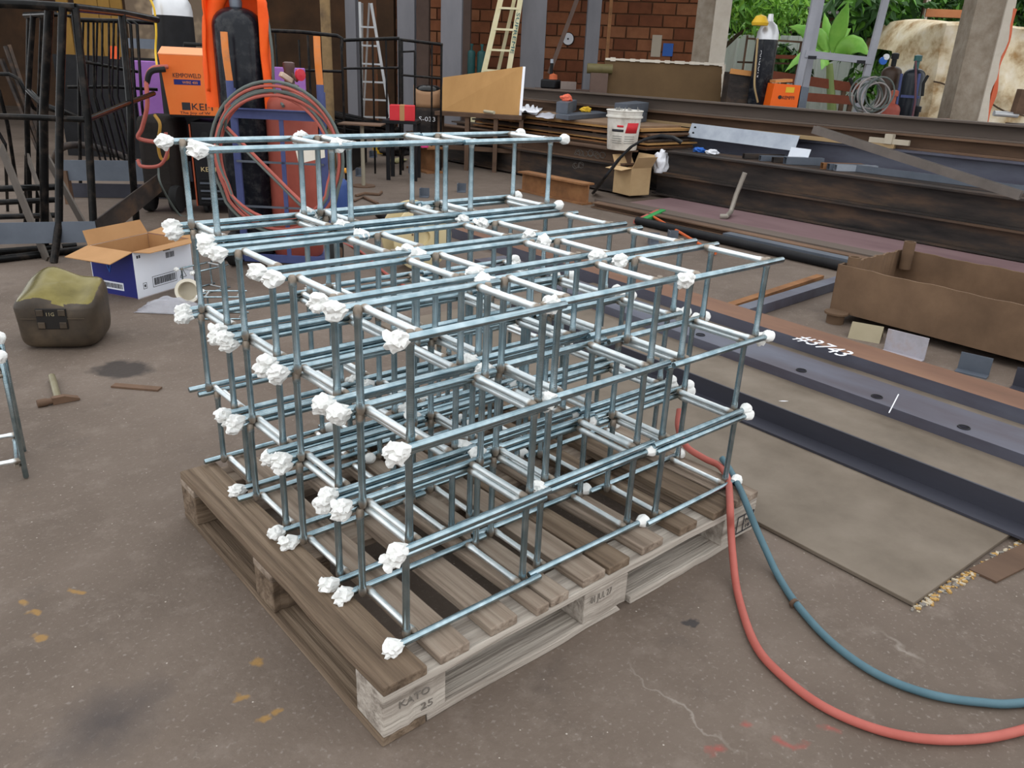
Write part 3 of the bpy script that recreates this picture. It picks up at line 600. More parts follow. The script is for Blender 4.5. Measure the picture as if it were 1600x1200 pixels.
# rolled black hoop plate
m = MB(); c0 = V((5.86, 5.0, 0)); n = 22; a0 = G(925, 303, .02); pts = [a0, A(945, 277, 7.6), A(965, 250, 7.6), A(985, 230, 7.6), A(1005, 219, 7.65), A(1030, 213, 7.7), A(1050, 216, 7.75), A(1064, 224, 7.8)]
dv = R2*.05+F2*.2
m.grid(lambda u, v: (lambda t: pts[int(t)].lerp(pts[min(int(t)+1, 7)], t-int(t)))(min(u*7, 6.999))+dv*v, 36, 2)
tag(m.build('rolled_plate', BLKM, solid=.022), 'black rolled steel strip arching beside the white bucket', 'steel strip')
# tan carton
def carton(name, o, ux, uy, L_, W_, H_, outer, inner, label, flaps, cat='carton'):
    root = thing(name, label, cat, o+ux*L_/2+uy*W_/2); t = .004
    def panel(nm, a, b, h0, h1, nrm, mo):
        mb = MB(); mb.hexa([a+Z*h0, b+Z*h0, b+nrm*t+Z*h0, a+nrm*t+Z*h0, a+Z*h1, b+Z*h1, b+nrm*t+Z*h1, a+nrm*t+Z*h1]); ob = mb.build(nm, mo, root, smooth=False)
        mb = MB(); q = nrm*(t+.0005); k = (b-a).normalized()*.004; mb.hexa([a+k+q+Z*h0, b-k+q+Z*h0, b-k+q+nrm*.001+Z*h0, a+k+q+nrm*.001+Z*h0, a+k+q+Z*h1, b-k+q+Z*h1, b-k+q+nrm*.001+Z*h1, a+k+q+nrm*.001+Z*h1]); mb.build('lining', inner, ob, smooth=False)
    c00, c10, c11, c01 = o, o+ux*L_, o+ux*L_+uy*W_, o+uy*W_
    panel('front_panel', c00, c10, 0, H_, uy, outer[0]); panel('side_panel', c00+uy*t, c01-uy*t, 0, H_, ux, outer[1]); panel('back_panel', c01, c11, 0, H_, -uy, outer[0]); panel('side_panel', c10+uy*t, c11-uy*t, 0, H_, -ux, outer[1])
    mb = MB(); mb.hexa([c00+Z*.001, c10+Z*.001, c11+Z*.001, c01+Z*.001]+[q+Z*.004 for q in (c00, c10, c11, c01)]); mb.build('bottom_panel', inner, root, smooth=False)
    for (e0, e1, out, ln, dip, sk) in flaps:
        a = {'c00': c00, 'c10': c10, 'c11': c11, 'c01': c01}; p, q = a[e0]+Z*H_, a[e1]+Z*H_; dd = {'-y': -uy, '+y': uy, '-x': -ux, '+x': ux}[out]; e = dd*ln*math.cos(dip)+Z*(ln*math.sin(dip)); s_ = (q-p).normalized()*sk; nn = e.cross(q-p).normalized()*.0018
        if nn.z < 0: nn = -nn
        mb = MB(); mb.hexa([p, q, q+e-s_, p+e+s_, p+nn*2, q+nn*2, q+e-s_+nn*2, p+e+s_+nn*2]); mb.build('flap', inner, root, smooth=False)
    return root, (c00, c10, c11, c01)
o = G(957, 300, .03); ux = (G(995, 309, .03)-o).normalized(); uy = Z.cross(ux)
carton('tan_carton', o, ux, uy, .27, .26, .27, (CARDL, CARDL), CARDL, 'tan open cardboard carton standing on the long purple plate', [('c00', 'c10', '-y', .13, -.15, .01), ('c01', 'c11', '+y', .13, 1.25, .01), ('c00', 'c01', '-x', .12, 1.0, .01), ('c10', 'c11', '+x', .14, .95, .005)])
# long flats and channels in front of the purple plate
longbar('flat_bar', [(-.09, 0), (.09, 0), (.09, .05), (-.09, .05)], 5.15, 4.3, -1.5, .005, mat('brown_flat', (.10, .075, .06), (.155, .12, .10), rough=.65, scale=4, stretch=(1, .15, 1)), 'brown bundled flat bar beside the purple plate', 'steel bar')
longbar('flat_bar', isec(.05, .1, .008, .01), 4.96, 4.2, -1.5, .003, RUST, 'low rusty I-section bar beside the brown bundled flat', 'steel bar')
longbar('steel_channel', csec_down(.10, .06, .008), 4.78, 2.6, -1.5, .003, GREYS, 'grey steel channel lying between rusty bar and black tube', 'steel bar')
m = MB(); m.tube([(4.64, 3.4, .035), (4.62, 1.8, .035), (4.56, -1.5, .035)], .034, 12); tag(m.build('black_tube', BLKM), 'long black round tube on the floor behind the trough', 'steel tube')
m = MB(); a, b = G(885, 336, .0), G(972, 345, 0); a = V((5.02, 5.3, 0)); b = V((5.0, 4.33, 0)); m.sec(isec(.20, .14), a, b); tag(m.build('short_beam', RUSTO, smooth=False), 'orange-rusted short I-beam with its cut end beside long flats', 'steel beam')
# broom
br = thing('broom', 'green-headed broom with orange handle lying by the flat bars', 'broom', G(1015, 345)); a, b = G(1000, 347, .03), G(1036, 330, .05)
m = MB(); m.bar(a, b, .05, .035); m.build('head', GRNP, br, smooth=False, bevel=.004); m = MB(); d_ = (b-a).normalized(); n_ = d_.cross(Z).normalized(); m.hexa([a+n_*s+Z*z for s, z in ()] or [a-n_*.06-Z*.02, b-n_*.06-Z*.02, b-n_*.02-Z*.02, a-n_*.02-Z*.02, a-n_*.06+Z*.01, b-n_*.06+Z*.01, b-n_*.02+Z*.01, a-n_*.02+Z*.01]); m.build('bristles', HRED, br, smooth=False)
m = MB(); m.tube([G(1020, 338, .045), G(1118, 396, .02)], .011, 8); m.build('handle', mat('orange_handle', (.55, .11, .03), rough=.5), br)
# ------------------------------------------------------------------ plates stack with papers and steel packs on top
PT = []
rnd = random.Random(11); zt = .455
cA, cB, cC, cD = G(722, 172, .80), G(1000, 215, .80), G(1010, 186, .80), G(800, 150, .80)
cx = V((6.30, 6.05, 0))
zz = .4485
for i in range(9):
    th = rnd.uniform(.014, .024); gap = .0; lx = .80+rnd.uniform(-.06, .03); ly = 2.9+rnd.uniform(-.25, .1); rz = rnd.uniform(-.015, .015)
    if i in (2, 5, 7):   # thin packers between sheets
        mb = MB()
        for q in (-.7, 0, .7): mb.box((6.42+rnd.uniform(-.03, .03), 6.05+q, zz+.009), (.72, .06, .018))
        zz += .0185; ob = mb.build('packer_bars', RUST, smooth=False); PT.append(ob); tag(ob, {2: 'packing bars low in the stack of rusty plates', 5: 'packing bars midway up the stack of rusty plates', 7: 'packing bars just under the top rusty plates'}[i], 'packing bars', 'plate packers', 'stuff')
    mb = MB(); mb.box((6.44+rnd.uniform(-.03, .02), 6.02+rnd.uniform(-.1, .1), zz+th/2), (lx, ly, th), rz); ob = mb.build('rusty_sheet', [RUST, RUSTO, PLY, RUST, DARK, RUSTO, RUST, PLY, mat('brown_top_sheet', (.20, .125, .075), (.30, .20, .13), rough=.7, scale=4)][i], smooth=False)
    tag(ob, 'rusty sheet, %s from the bottom of the stack under the papers' % ['first', 'second', 'third', 'fourth', 'fifth', 'sixth', 'seventh', 'eighth', 'ninth'][i], 'steel sheet', 'stacked rusty sheets'); zz += th+.0005
ZT = zz
def onT(px, py, dz=0): return G(px, py, ZT+dz)
def paper(pts, label, dz, mt=None):
    mb = MB(); p = [onT(x, y, dz) for x, y in pts]; n = 8
    def f(u, v):
        a = p[0].lerp(p[1], u); b = p[3].lerp(p[2], u); q = a.lerp(b, v); return q+Z*(.006+(.035+dz*2.5)*abs(noise.noise(V((u*2.2+dz*99, v*2.2, px0)))))
    px0 = pts[0][0]*.1
    mb.grid(f, n, n); return tag(mb.build('paper_sheet', mt or PAPER, solid=.0015), label, 'paper')
paper([(800, 176), (838, 181), (848, 171), (812, 166)], 'white folded drawing sheet lying on the rusty plate stack', .002)
paper([(812, 176), (842, 179), (838, 172), (822, 170)], 'white paper sheet standing creased beside the folded drawing', .03)
paper([(836, 184), (864, 188), (868, 180), (848, 177)], 'flat grey-white paper beside the grey steel packs', .001, mat('greyish_paper', (.5, .5, .55), rough=.8))
def pack(pts, h, label, z0=0):
    mb = MB(); p = [onT(x, y, .002)+Z*(z0-.002) for x, y in pts]; mb.hexa(p+[q+Z*h for q in p]); return tag(mb.build('steel_pack', GREYS, smooth=False, bevel=.003), label, 'steel pack', None)
pack([(868, 185), (888, 188), (948, 183), (932, 179)], .05, 'low grey steel pack lying on the rusty plate stack', .002)
pack([(868, 184), (886, 186), (900, 179), (884, 176)], .12, 'dark grey steel block on the low grey pack', .053)
pack([(958, 192), (978, 195), (1010, 190), (990, 186)], .10, 'lower grey flat bundle behind the white bucket', .002)
pack([(958, 191), (978, 194), (1011, 189), (991, 185)], .10, 'upper grey flat bundle behind the white bucket', .104)
crumple('orange_cloth', [onT(876, 182, .002)+Z*.1715, onT(891, 182, .002)+Z*.1715], .05, [mat('coral_cloth', (.75, .16, .09), rough=.7)], 'coral orange cloth heaped on the dark grey block', 'cloth', 8, .9)
crumple('yellow_cloth', [onT(906, 182, .002)+Z*.051, onT(922, 182, .002)+Z*.051], .045, [YEL], 'yellow cloth piece beside the coral cloth on grey pack', 'cloth', 9, .9)
crumple('safety_glasses_case', [V((6.2, 6.75, ZT)), V((6.22, 6.62, ZT))], .04, [BLKM], 'black case beside the papers on the plate stack', 'case', 10)
m = MB(); m.tube([onT(757, 174, .02), onT(772, 176, .02)], .018, 10); tag(m.build('pale_roll', mat('pale_roll', (.45, .40, .28), rough=.6)), 'short pale roll on the corner of the plate stack', 'roll')
# white bucket
p = V((6.12, 4.72, .4525)); p = RX(971, 235, 5.86); p = V((p.x, p.y, .448)); bk = thing('white_bucket', 'dirty white plastic bucket with a red printed label', 'bucket', p)
m = MB(); m.lathe([(.0, 0), (.148, 0), (.152, .01), (.172, .31), (.188, .315), (.188, .33), (.176, .335), (.182, .375), (.192, .38), (.186, .387), (.178, .382), (.166, .33), (.145, .03), (0, .03)], p, 32); m.build('shell', BKTW, bk)
tc = (CP-p); tc.z = 0; tc.normalize(); a0 = math.atan2(tc.y, tc.x)
def decal(r0, z0, z1, aa, ab, mt, name, sk=0):
    mb = MB(); mb.grid(lambda u, v: p+V(((r0+(z0+(z1-z0)*v)*.0645)*math.cos(a0+aa+(ab-aa)*u+sk*v), (r0+(z0+(z1-z0)*v)*.0645)*math.sin(a0+aa+(ab-aa)*u+sk*v), z0+(z1-z0)*v)), 14, 2); mb.build(name, mt, bk, solid=.0006)
decal(.1535, .17, .27, .12, .95, RED, 'red_label', .12); decal(.1535, .18, .205, -.75, .02, INK, 'print_line'); decal(.1535, .225, .245, -.4, .0, RED, 'print_line')
for k in range(4): decal(.1535, .135-.022*k, .139-.022*k, -.7, -.05, HGRY, 'print_line'); decal(.1535, .135-.022*k, .139-.022*k, .1, .8, HGRY, 'print_line')
m = MB()
for k in range(26):
    a = random.uniform(0, 6.28); r = random.uniform(.02, .15); b_ = p+V((r*math.cos(a), r*math.sin(a), .04)); m.tube([b_, b_+V((random.uniform(-.03, .03), random.uniform(-.03, .03), random.uniform(.33, .38)))], .004, 5)
o = m.build('welding_rods', mat('grey_electrode', (.30, .29, .27), rough=.6), bk); o['kind'] = 'stuff'

# ------------------------------------------------------------------ left foreground items
# jerrycan
jc = G(92, 548); jr = R2*.98+F2*.18; jr.normalize(); jf = Z.cross(jr); jc = jc+jf*.13; jer = thing('jerrycan', 'dented dirty brown jerrycan with an olive top beside the carton', 'jerrycan', jc)
def sup(x, e=.32): return math.copysign(abs(x)**e, x)
def jersurf(u, v):
    a = -math.pi/2+math.pi*v; b = 2*math.pi*u; cx, sx, cb, sb = math.cos(a), math.sin(a), math.cos(b), math.sin(b)
    x = .165*sup(cx, .35)*sup(cb, .42); y = .14*sup(cx, .35)*sup(sb, .42); z = .145*sup(sx, .42)+.145
    if z > .18:
        k = (z-.18)/.11; z += k*(.022*math.cos((x+.06)*22)-.03+.045*(y/.14)); x *= 1-.08*k; y *= 1-.05*k
    x += .012*noise.noise(V((x*7, y*7, z*7))); y += .01*noise.noise(V((x*7+9, y*7, z*7)))
    return jc+jr*x+jf*y+Z*max(z, 0)
m = MB(); m.grid(jersurf, 97, 61)
for i, f in enumerate(m.f):
    c_ = sum((m.v[k] for k in f), V((0, 0, 0)))/4; nn = (m.v[f[2]]-m.v[f[0]]).cross(m.v[f[3]]-m.v[f[1]])
    if nn.length > 1e-9 and abs(nn.normalized().z) > .72 and c_.z > .2: m.mi[i] = 1
m.build('body', [JERB, OLIV], jer)
m = MB(); fy = -.139
def jp(x, z, e=0): return jc+jr*x+jf*(fy-e)+Z*z
m.hexa([jp(-.06, .10), jp(.06, .10), jp(.06, .10, .006), jp(-.06, .10, .006), jp(-.06, .19), jp(.06, .19), jp(.06, .19, .006), jp(-.06, .19, .006)]); m.build('handle_recess', mat('black_recess', (.012, .010, .009), rough=.5), jer, smooth=False, bevel=.004)
for x in (-.042, .042):
    for z in (.118, .172): m = MB(); m.hexa([jp(x-.014, z-.014, .006), jp(x+.014, z-.014, .006), jp(x+.014, z-.014, .012), jp(x-.014, z-.014, .012), jp(x-.014, z+.014, .006), jp(x+.014, z+.014, .006), jp(x+.014, z+.014, .012), jp(x-.014, z+.014, .012)]); m.build('handle_lug', JERB, jer, smooth=False, bevel=.003)
m = MB(); m.bar(jp(-.125, .145, .002), jp(.125, .145, .002), .006, .004); m.build('mould_seam', JERB, jer, smooth=False)
text('11G', .022, jp(-.022, .158, .006), jr, Z, mat('faint_mark', (.30, .25, .15), rough=.6), jer, 'moulded_mark', .03)
# blue and white carton
o = G(217, 468); ux = (G(305, 441)-o).normalized(); uy = (G(172, 449)-o); uy = (uy-ux*uy.dot(ux)).normalized(); H_ = .245
bxr, cc = carton('printed_carton', o, ux, uy, .40, .30, H_, (WHITEP, NAVYP), CARD, 'blue and white printed carton with open brown flaps', [('c00', 'c10', '-y', .10, .05, .015), ('c00', 'c01', '-x', .15, -.22, .0), ('c01', 'c11', '+y', .08, 1.1, .01), ('c10', 'c11', '+x', .12, .15, .01)])
fn = -uy
def cface(x, z, e=.0006): return o+ux*x+fn*e+Z*z
def strip(parent, x0, x1, z0, z1, mt, name='print_mark', e=.0006, U=None, Nn=None):
    U = U or ux; Nn = Nn or fn; mb = MB(); mb.hexa([o+U*x0+Nn*e*.3+Z*z0, o+U*x1+Nn*e*.3+Z*z0, o+U*x1+Nn*e+Z*z0, o+U*x0+Nn*e+Z*z0, o+U*x0+Nn*e*.3+Z*z1, o+U*x1+Nn*e*.3+Z*z1, o+U*x1+Nn*e+Z*z1, o+U*x0+Nn*e+Z*z1]); return mb.build(name, mt, parent, smooth=False)
def barcode(x0, x1, z0, z1, U=None, Nn=None, bgm=None, fgm=INK, frame=True):
    U = U or ux; Nn = Nn or fn
    if bgm: strip(bxr, x0-.008, x1+.008, z0-.008, z1+.008, bgm, 'barcode_ground', .0008, U, Nn)
    mb = MB(); x = x0; rr = random.Random(int(x0*999))
    while x < x1:
        w = rr.choice((.0015, .003, .0045)); q = o+U*x+Nn*.0012; mb.hexa([q+Z*z0, q+U*w+Z*z0, q+U*w+Nn*.0003+Z*z0, q+Nn*.0003+Z*z0, q+Z*z1, q+U*w+Z*z1, q+U*w+Nn*.0003+Z*z1, q+Nn*.0003+Z*z1]); x += w+rr.choice((.002, .003))
    mb.build('barcode', fgm, bxr, smooth=False)
barcode(.115, .265, .05, .088); barcode(.215, .275, .175, .205)
for q in ((.105, .275, .040, .0425), (.105, .275, .095, .0975), (.105, .1075, .04, .0975), (.2725, .275, .04, .0975), (.04, .065, .045, .0475), (.04, .065, .075, .0775), (.04, .0425, .045, .0775), (.0625, .065, .045, .0775), (.048, .058, .054, .068)): strip(bxr, *q, INK)
m = MB()
for a, b in (((.30, .05), (.345, .05)), ((.345, .05), (.3225, .095)), ((.3225, .095), (.30, .05))): m.bar(cface(a[0], a[1], .001), cface(b[0], b[1], .001), .002, .002)
m.build('warning_triangle', INK, bxr, smooth=False)
strip(bxr, .20, .25, .215, .222, INK); strip(bxr, .02, .03, .21, .225, INK); strip(bxr, .034, .044, .21, .225, INK)
barcode(.10, .22, .04, .065, uy, -ux, WHITEP)
text('V', .06, o+uy*.19-ux*.0008+Z*.12, -uy, Z, SKYB, bxr, 'blue_logo', .03)
# tape roll on the plastic bag
bag = G(262, 487); m = MB()
def bagf(u, v):
    x = (u-.5)*.30; y = (v-.5)*.20; e = max(0, 1-((u-.5)/.5)**2)*max(0, 1-((v-.5)/.5)**2)
    return bag+R2*x+F2*(y+.05)+Z*(.004+e*.05*(.7+.9*abs(noise.noise(V((u*5, v*4, 1))))))+R2*(.02*noise.noise(V((u*4, v*4, 3))))
m.grid(bagf, 34, 24); tag(m.build('plastic_bag', PLASTIC, solid=.0008), 'crumpled clear plastic bag on the floor beside the printed carton', 'plastic bag')
tr_c = G(296, 474)+Z*.066; tr_c = tr_c+F2*.0; ax = (-F2*.9+R2*.25+Z*.25).normalized(); m = MB(); m.lathe([(.047, -.02), (.062, -.02), (.062, .02), (.047, .02), (.047, -.02)], tr_c, 32, ax); tag(m.build('tape_roll', mat('cream_tape', (.68, .62, .50), (.74, .69, .58), rough=.7, scale=9)), 'roll of cream masking tape leaning on the plastic bag', 'tape roll')
# hammer
hm = thing('hammer', 'short rusty hammer with a stubby metal handle on the floor', 'hammer', G(85, 628)); a, b = G(58, 631, .014), G(113, 620, .014); ha = (b-a).normalized(); hs_ = ha.cross(Z)
m = MB(); m.lathe([(.0, 0), (.0135, 0), (.0145, .003), (.0145, .03), (.0115, .036), (.0115, .05)], a, 16, ha); m.bar(a+ha*.048, a+ha*.088, .024, .026); m.add([a+ha*.088-hs_*.012-Z*.013, a+ha*.088+hs_*.012-Z*.013, a+ha*.088+hs_*.012+Z*.013, a+ha*.088-hs_*.012+Z*.013, a+ha*.135-hs_*.016-Z*.012, a+ha*.135+hs_*.016-Z*.012, a+ha*.135+hs_*.016-Z*.005, a+ha*.135-hs_*.016-Z*.005], [(0, 1, 5, 4), (1, 2, 6, 5), (2, 3, 7, 6), (3, 0, 4, 7), (4, 5, 6, 7)]); m.build('head', RUST, hm)
m = MB(); e0 = a+ha*.068; e1 = G(81, 588, .016); m.tube([e0, e1], .0125, 12); m.build('handle', mat('dull_brass_handle', (.20, .17, .10), (.30, .27, .18), rough=.4, metal=.4, scale=9), hm)
m = MB(); m.bar(G(177, 602, .004), G(250, 608, .004), .034, .007); tag(m.build('flat_iron_piece', RUST, smooth=False), 'short rusty flat iron piece beside the dark oil stain', 'steel bar')

# ------------------------------------------------------------------ hoses in front
def catmull(P, n=8):
    P = [V(p) for p in P]; Q = [P[0]*2-P[1]]+P+[P[-1]*2-P[-2]]; out = []
    for i in range(1, len(Q)-2):
        for k in range(n):
            t = k/n; a, b, c, d = Q[i-1:i+3]; out.append(.5*((2*b)+(c-a)*t+(2*a-5*b+4*c-d)*t*t+(3*b-a-3*c+d)*t**3))
    return out+[P[-1]]
ho = [G(1062, 640, .26), G(1060, 668, .22), G(1072, 697, .18), G(1100, 716, .162), G(1124, 728, .157), G(1137, 748, .157), G(1140, 775, .158), G(1141, 799, .150), G(1142, 826, .10), G(1145, 868, .05), G(1153, 928, .0105), G(1178, 1003, .0105), G(1218, 1052, .0105), G(1290, 1106, .0105), G(1390, 1145, .0105), G(1495, 1156, .0105), G(1600, 1140, .0105), G(1750, 1085, .0105)]
m = MB(); m.tube(catmull(ho), .0098, 12); tag(m.build('red_hose', HRED), 'red rubber gas hose draped over the pallet corner', 'hose')
ho = [G(1128, 716, .175), G(1138, 730, .165), G(1148, 748, .157), G(1158, 768, .157), G(1166, 787, .150), G(1180, 822, .095), G(1196, 858, .045), G(1216, 900, .0105), G(1247, 947, .0105), G(1300, 1004, .0105), G(1370, 1053, .0105), G(1450, 1084, .0105), G(1530, 1097, .0105), G(1600, 1098, .0105), G(1760, 1075, .0105)]
m = MB(); m.tube(catmull(ho), .0092, 12); bh = tag(m.build('blue_hose', HBLU), 'blue-grey rubber gas hose beside the red hose at the pallet', 'hose')
m = MB(); c0 = G(1241, 943, .0105); dd = (G(1250, 952, .0105)-c0).normalized(); m.lathe([(.0098, -.004), (.0125, -.004), (.0125, .004), (.0098, .004)], c0, 12, dd); m.build('hose_clip', RUST, bh)

# ------------------------------------------------------------------ gas trolley with cylinders
def cyl(p, r, h, mt, name, n=28, sh=.75):
    mb = MB(); mb.lathe([(0, 0), (r*.95, 0), (r, .015)]+[(r, h-r*sh)]+[(r*math.cos(a)**.8, h-r*sh+r*sh*math.sin(a)) for a in (.25, .5, .75, 1.0, 1.2, 1.35)]+[(r*.2, h)], p, n); return mb
tall = B0(381, 170, 5.0); gr = thing('gas_cylinder', 'tall black gas cylinder with an orange jacket behind its shoulders', 'gas cylinder', tall+Z*.03); b0 = tall+Z*.03
cyl(b0, .142, 1.42, BLKC, 'c').build('bottle', BLKC, gr)
m = MB(); m.lathe([(.034, 1.41), (.036, 1.45), (.03, 1.46), (.03, 1.5), (.02, 1.5), (.02, 1.58), (.028, 1.585), (.028, 1.60)], b0, 14); m.build('valve', GREYS, gr)
m = MB(); m.tube([b0+Z*1.53, b0+Z*1.53+R2*.06, b0+Z*1.52+R2*.09], [.014, .014, .02], 10); m.build('regulator', mat('brass', (.55, .38, .12), rough=.35, metal=.7), gr)
red = B0(459, 240, 5.02)+Z*.03; rr_ = thing('gas_cylinder', 'squat red acetylene cylinder standing on the blue trolley', 'gas cylinder', red); cyl(red, .152, .98, REDC, 'c', sh=.6).build('bottle', REDC, rr_)
m = MB(); m.lathe([(.05, .97), (.052, 1.01), (.03, 1.02), (.03, 1.10), (.034, 1.105), (.034, 1.135), (.02, 1.14)], red, 14); m.build('valve', mat('brown_valve', (.09, .055, .05), (.15, .09, .08), rough=.5, scale=9), rr_)
def gauge(px, py, tilt, mt, name):
    c0 = A(px, py, 4.95); mb = MB(); mb.lathe([(0, 0), (.03, 0), (.033, .004), (.033, .02), (0, .024)], c0, 20, tilt); mb.build(name, mt, rr_)
gauge(467, 117, (-F2*.6+R2*.8), mat('red_gauge', (.55, .03, .05), rough=.4), 'pressure_gauge')
m = MB(); m.bar(A(456, 127, 5.0), A(438, 115, 4.95), .035, .03); m.build('valve_key', mat('pale_handle', (.60, .48, .38), rough=.6), rr_, smooth=False, bevel=.006)
m = MB(); m.tube([red+Z*1.09, A(464, 126, 4.98), A(467, 119, 4.96)], .01, 8); m.build('gauge_pipe', RUST, rr_)
# jacket
jk = b0
def jacket(u, v):
    a = math.radians(-28+236*u); z = 1.60-v*(.74-.10*u); rad = .158+.012*v+.024*noise.noise(V((u*7, v*3, 4)))+.02*math.sin(u*26)*v
    if v < .2: rad *= .55+.45*(v/.2)
    a2 = math.atan2(F2.y, F2.x)-math.radians(90)+a
    return jk+V((math.cos(a2)*rad*1.08, math.sin(a2)*rad, z-.0))
m = MB(); m.grid(jacket, 60, 30); jko = tag(m.build('orange_jacket', ORNB, solid=.008), 'bright orange work jacket hung around the tall black cylinder', 'jacket')
m = MB()
for s, ln, px0_, px1_ in ((-1, .72, 332, 336),):
    pts = [b0+Z*1.50-R2*.08, b0+Z*1.38-R2*.135+F2*.0, b0+Z*1.15-R2*.155-F2*.01, b0+Z*.87-R2*.15-F2*.02]
    m.tube(catmull(pts, 6), [.05]*7+[.056]*6+[.06]*6, 14)
m.build('sleeve', ORNB, jko)
m = MB(); m.tube(catmull([b0+Z*1.52+R2*.09, b0+Z*1.42+R2*.17-F2*.02, b0+Z*1.2+R2*.20-F2*.03, b0+Z*.98+R2*.2-F2*.03, red+Z*.9-F2*.16]), .009, 8); tag(m.build('regulator_hose', HGRY), 'dark hose running from the regulator down beside the jacket', 'hose')
# trolley
tro = thing('gas_trolley', 'blue two-wheeled gas trolley with worn orange handles', 'trolley', B0(437, 300, 4.8)); TD = 4.78
def up_(px, z, d=TD): return AZ(px, d, z, 200)
LX, RX_ = B0(368, 210, TD), B0(505, 210, TD)
for P, nm in ((LX, 'l'), (RX_, 'r')):
    m = MB(); m.bar(P+Z*.03, P+Z*1.02, .04, .022, F2); m.build('upright', STEELB, tro, smooth=False, bevel=.003)
    top = [P+Z*.9-F2*.026, P+Z*1.06-F2*.026, P+Z*1.2-F2*.05, P+Z*1.31-F2*.05]
    m = MB(); m.tube([top[0], top[1]], .021, 14); m.build('socket', STEELB, tro); m = MB(); m.tube(catmull(top[1:], 6), .0195, 14); m.build('handle', ORNW, tro)
def cross(z, w, nm, mt=STEELB, th=.02):
    m = MB(); m.bar(LX+Z*z-F2*.018, RX_+Z*z-F2*.018, th, w); m.build(nm, mt, tro, smooth=False)
cross(.885, .05, 'cross_bar'); m = MB(); m.bar(LX+Z*.912-F2*.03, RX_+Z*.912-F2*.03, .045, .006); m.build('cross_bar', STEELB, tro, smooth=False)
cross(.62, .012, 'tie_rod', GREYS, .008); cross(.36, .012, 'tie_rod', GREYS, .008); cross(.05, .045, 'cross_bar')
C0 = (LX+RX_)/2; m = MB(); m.bar(C0+Z*.05-F2*.016+R2*.02, C0+Z*.88-F2*.016+R2*.02, .024, .012, F2); m.build('centre_strap', STEELB, tro, smooth=False)
bp_ = (tall+red)/2; m = MB(); m.box((bp_.x, bp_.y, .022), (.66, .34, .012), math.atan2(R2.y, R2.x)); m.build('base_plate', STEELB, tro, smooth=False)
for P, s in ((LX, -1), (RX_, 1)):
    c0 = P+R2*(.055*s)-F2*.03+Z*.1; m = MB(); m.lathe([(0, -.022), (.06, -.022), (.085, -.028), (.1, -.02), (.1, .02), (.085, .028), (.06, .022), (0, .022)], c0, 24, R2); w_ = m.build('wheel', RUBB, tro); m = MB(); m.lathe([(0, -.03), (.04, -.03), (.04, .03), (0, .03)], c0, 16, R2); m.build('hub', RUST, w_)
# coiled twin hose hung on the trolley
for nm, mt, ph, lb in (('red_hose_coil', HRED, 0, 'coil of red gas hose hung over the blue trolley'), ('grey_hose_coil', HGRY, .022, 'coil of grey-green gas hose hung beside the red coil')):
    pts = []; N_ = 150
    for i in range(N_+1):
        t = i/N_; a = 2*math.pi*3*t+math.pi*.75; k = int(t*3); rx = .335+.03*math.sin(t*8+ph*30)+ph*.5; ry = .345+.035*math.cos(t*7)+ph
        c0 = A(432, 246, 4.58+.035*math.sin(t*11)+.03*t)
        pts.append(c0+R2*(rx*math.cos(a))+Z*(ry*math.sin(a)-(.04 if math.sin(a) < -.5 else 0)))
    pts += [A(352, 196, 4.62)-Z*ph, A(395, 240, 4.56)-Z*ph, A(445, 290, 4.54)-Z*ph, A(480, 325, 4.5)-Z*ph, G(522, 372, .03), G(562, 392, .012)+F2*ph, G(600, 425, .012)+F2*ph, G(640, 452, .012)+F2*ph] if nm else []
    m = MB(); m.tube(pts[:N_+1]+catmull(pts[N_+1:], 8), .009, 8); tag(m.build(nm, mt), lb, 'hose')
m = MB(); a, b, c, d = A(461, 231, 4.52), A(506, 222, 4.52), A(508, 246, 4.52), A(467, 256, 4.52); m.hexa([a, b, c, d]+[q-F2*.003 for q in (a, b, c, d)]); tag(m.build('paper_tag', mat('stained_tag', (.62, .56, .47), (.74, .70, .62), rough=.8, scale=9), smooth=False), 'stained white tag hanging on the trolley hose coil', 'tag')
# small blue bottle
p = G(531, 343); bb = thing('torch_bottle', 'small blue torch gas bottle with orange valve beside trolley', 'gas bottle', p); cyl(p, .072, .33, BLUEB, 'c', sh=.8).build('bottle', BLUEB, bb)
m = MB(); m.lathe([(.02, .32), (.02, .36), (.014, .365), (.014, .40)], p, 12); m.build('valve', RUST, bb); m = MB(); q = p+Z*.385; m.tube([q, q+R2*.05], .012, 10); m.lathe([(.02, 0), (.02, .02)], q+R2*.045, 10, R2); m.build('valve_knob', mat('orange_plastic', (.75, .32, .03), rough=.4), bb)

# ------------------------------------------------------------------ welding machines
ux = R2*.985+F2*.17; ux.normalize(); uyv = Z.cross(ux)
def quadbox(o, L_, D_, z0, z1, rakex=0, dx=0): return [o+Z*z0, o+ux*L_+Z*z0, o+ux*L_+uyv*D_+Z*z0, o+uyv*D_+Z*z0, o+ux*(rakex)+Z*z1, o+ux*(L_+dx)+Z*z1, o+ux*(L_+dx)+uyv*D_+Z*z1, o+ux*rakex+uyv*D_+Z*z1]
o = B0(304, 260, 6.35); WM = thing('welding_power_source', 'dark welding power source with orange-red side below the orange feeder', 'welding machine', o+ux*.15+uyv*.25)
m = MB(); m.hexa(quadbox(o, .30, .5, .06, .70)); m.build('cabinet', BLKM, WM, smooth=False, bevel=.01)
m = MB(); q = o-ux*.004; m.hexa([q-ux*.01+Z*.06, q+Z*.06, q+uyv*.5+Z*.06, q-ux*.01+uyv*.5+Z*.06, q-ux*.01+Z*.68, q+Z*.68, q+uyv*.5+Z*.68, q-ux*.01+uyv*.5+Z*.68]); m.build('side_panel', mat('orange_red_panel', (.30, .06, .025), (.38, .085, .035), rough=.5, scale=4), WM, smooth=False)
